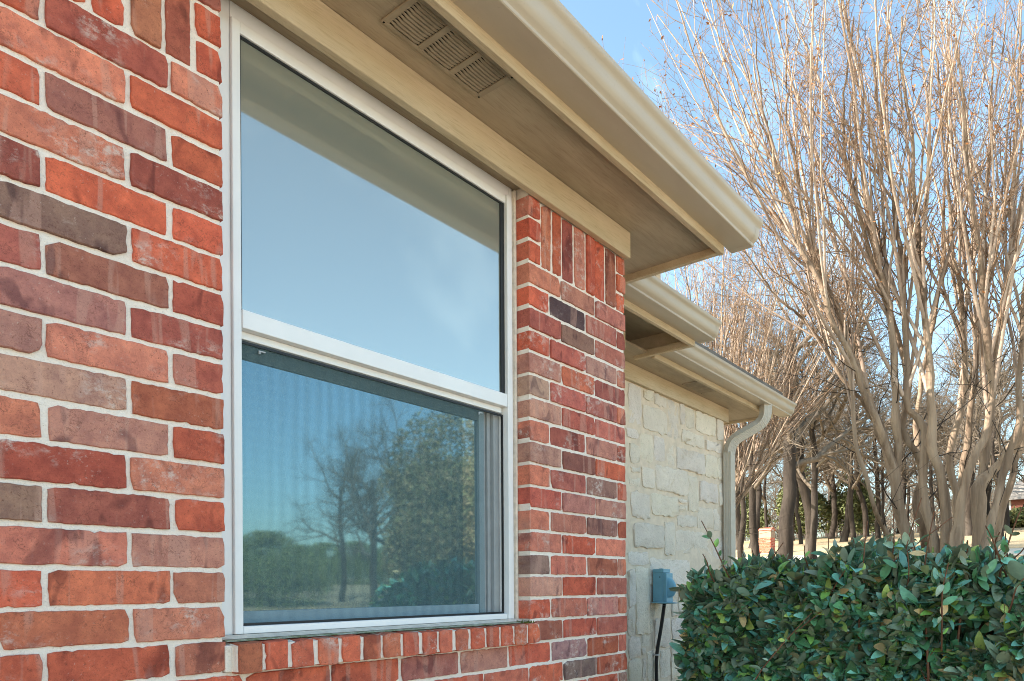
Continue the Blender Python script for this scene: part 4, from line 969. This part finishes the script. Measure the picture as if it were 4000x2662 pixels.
# ------------------------------------------------------------------ brick mailbox pillar
p = atD(2996, 2163, 31); zg = gz(p.x, p.y); hw = .26
mbx = tag(empty('mailbox_pillar', (p.x, p.y, zg)), 'brick mailbox pillar with pale panel and arched cap between the trunks', 'mailbox')
PR = MB()
def mlocal(mb, name, m, par=mbx, **k): return mb.build(name, m, par, **k)
b = MB(); b.box(p.x-hw+.01, p.x+hw-.01, p.y-hw+.01, p.y+hw-.01, zg-.2, zg+1.02); core = mlocal(b, 'core', MMO)
bb = MB()
for k in range(-1, 9):
    z0_ = zg+.06+k*.068
    for s_ in range(4):
        n_ = 3
        for i in range(-1, n_+1):
            a0 = max(-hw, -hw+.1933*(i+(.5 if k % 2 else 0))+.005); a1 = min(hw, -hw+.1933*(i+1+(.5 if k % 2 else 0))-.005)
            if a1-a0 < .02: continue
            c = bcol(random.choice([RED, ORG, (.42, .13, .08)]))
            if s_ == 0: bb.box(p.x+a0, p.x+a1, p.y-hw, p.y-hw+.02, z0_, z0_+.058, c)
            elif s_ == 1: bb.box(p.x-hw, p.x-hw+.02, p.y+a0, p.y+a1, z0_, z0_+.058, c)
            elif s_ == 2: bb.box(p.x+a0, p.x+a1, p.y+hw-.02, p.y+hw, z0_, z0_+.058, c)
            else: bb.box(p.x+hw-.02, p.x+hw, p.y+a0, p.y+a1, z0_, z0_+.058, c)
tag(mlocal(bb, 'brick_courses', MBR), kind='stuff')
pan = MB(); pan.box(p.x-hw+.004, p.x+hw-.004, p.y-hw+.004, p.y+hw-.004, zg+.665, zg+.98); mlocal(pan, 'pale_panel', m_plain('pale_panel', (.40, .28, .20), .9, .1, .1, 6))
v, f = [], []; nA = 10
for yy_ in (p.y-hw-.02, p.y+hw+.02):
    for i in range(nA+1):
        t = i/nA; v.append((p.x-hw-.02+(2*hw+.04)*t, yy_, zg+.98+.13*math.sin(math.pi*t)))
    for i in range(nA+1):
        t = i/nA; v.append((p.x-hw-.02+(2*hw+.04)*t, yy_, zg+.975+.13*math.sin(math.pi*t)-(.06 if 0 < i < nA else .0)))
m2 = 2*(nA+1)
for i in range(nA):
    f += [(i, i+1, m2+i+1, m2+i), (nA+1+i, m2+nA+1+i, m2+nA+2+i, nA+2+i), (i, nA+1+i, nA+2+i, i+1), (m2+i, m2+i+1, m2+nA+2+i, m2+nA+1+i)]
cap = link('cap', mesh('cap', v, f, False, [(.46, .15, .09, .4)]*len(v)), mbx, MBR)
# far house at the right edge
q = atD(3985, 2092, 44); zg = gz(q.x, q.y)
fh = tag(empty('far_house', (q.x+2, q.y, zg)), 'distant brown brick house with grey roof half seen at the frame edge', 'house')
def fbox(*a): return MB().box(*a)
ang = AZ
b = fbox(q.x, q.x+8, q.y-10, q.y+.55, zg-.3, zg+2.1); wl_ = part(b, 'wall', m_plain('far_brick', (.30, .12, .09), .9, .1, .2, 5), fh)
b = MB(); b.add([(q.x-.4, q.y-10.4, zg+2.1), (q.x-.4, q.y+1.0, zg+2.1), (q.x+8.4, q.y+1.0, zg+2.1), (q.x+8.4, q.y-10.4, zg+2.1), (q.x+3, q.y-7, zg+4.6), (q.x+3, q.y-.6, zg+4.6), (q.x+5, q.y-.6, zg+4.6), (q.x+5, q.y-7, zg+4.6)],
      [(0, 1, 5, 4), (1, 2, 6, 5), (2, 3, 7, 6), (3, 0, 4, 7), (4, 5, 6, 7), (0, 3, 2, 1)]); part(b, 'roof', m_plain('far_roof', (.28, .25, .22), .9, .1, .15, 3), fh)
b = fbox(q.x-.03, q.x, q.y-.95, q.y-.15, zg+.6, zg+1.8); wn_ = part(b, 'window', DARK, fh)
b = fbox(q.x-.02, q.x+.08, q.y+.45, q.y+.56, zg-.3, zg+2.09); part(b, 'corner_board', VINYL, fh)
sm = leafmass(3500, lambda u: np.c_[u[:, 0]*1.1, u[:, 1]*1.1, .45+u[:, 2]*.5], [(.11, .13, .05), (.15, .15, .06)], .16)
p = atD(3990, 2100, 40); evergreen(sm, (p.x, p.y, gz(p.x, p.y)), 'low light green shrub in front of the far brick house', None, 'low_shrub', 1.1, cat='bush', hgt=.5)
p = atD(3882, 2100, 40); sm2 = leafmass(2500, lambda u: np.c_[u[:, 0]*.8, u[:, 1]*.8, .4+u[:, 2]*.45], [(.15, .10, .055), (.11, .08, .045)], .14)
evergreen(sm2, (p.x, p.y, gz(p.x, p.y)), 'low brown leafless shrub left of the far brick house', None, 'brown_shrub', 1.0, cat='bush', hgt=.4)
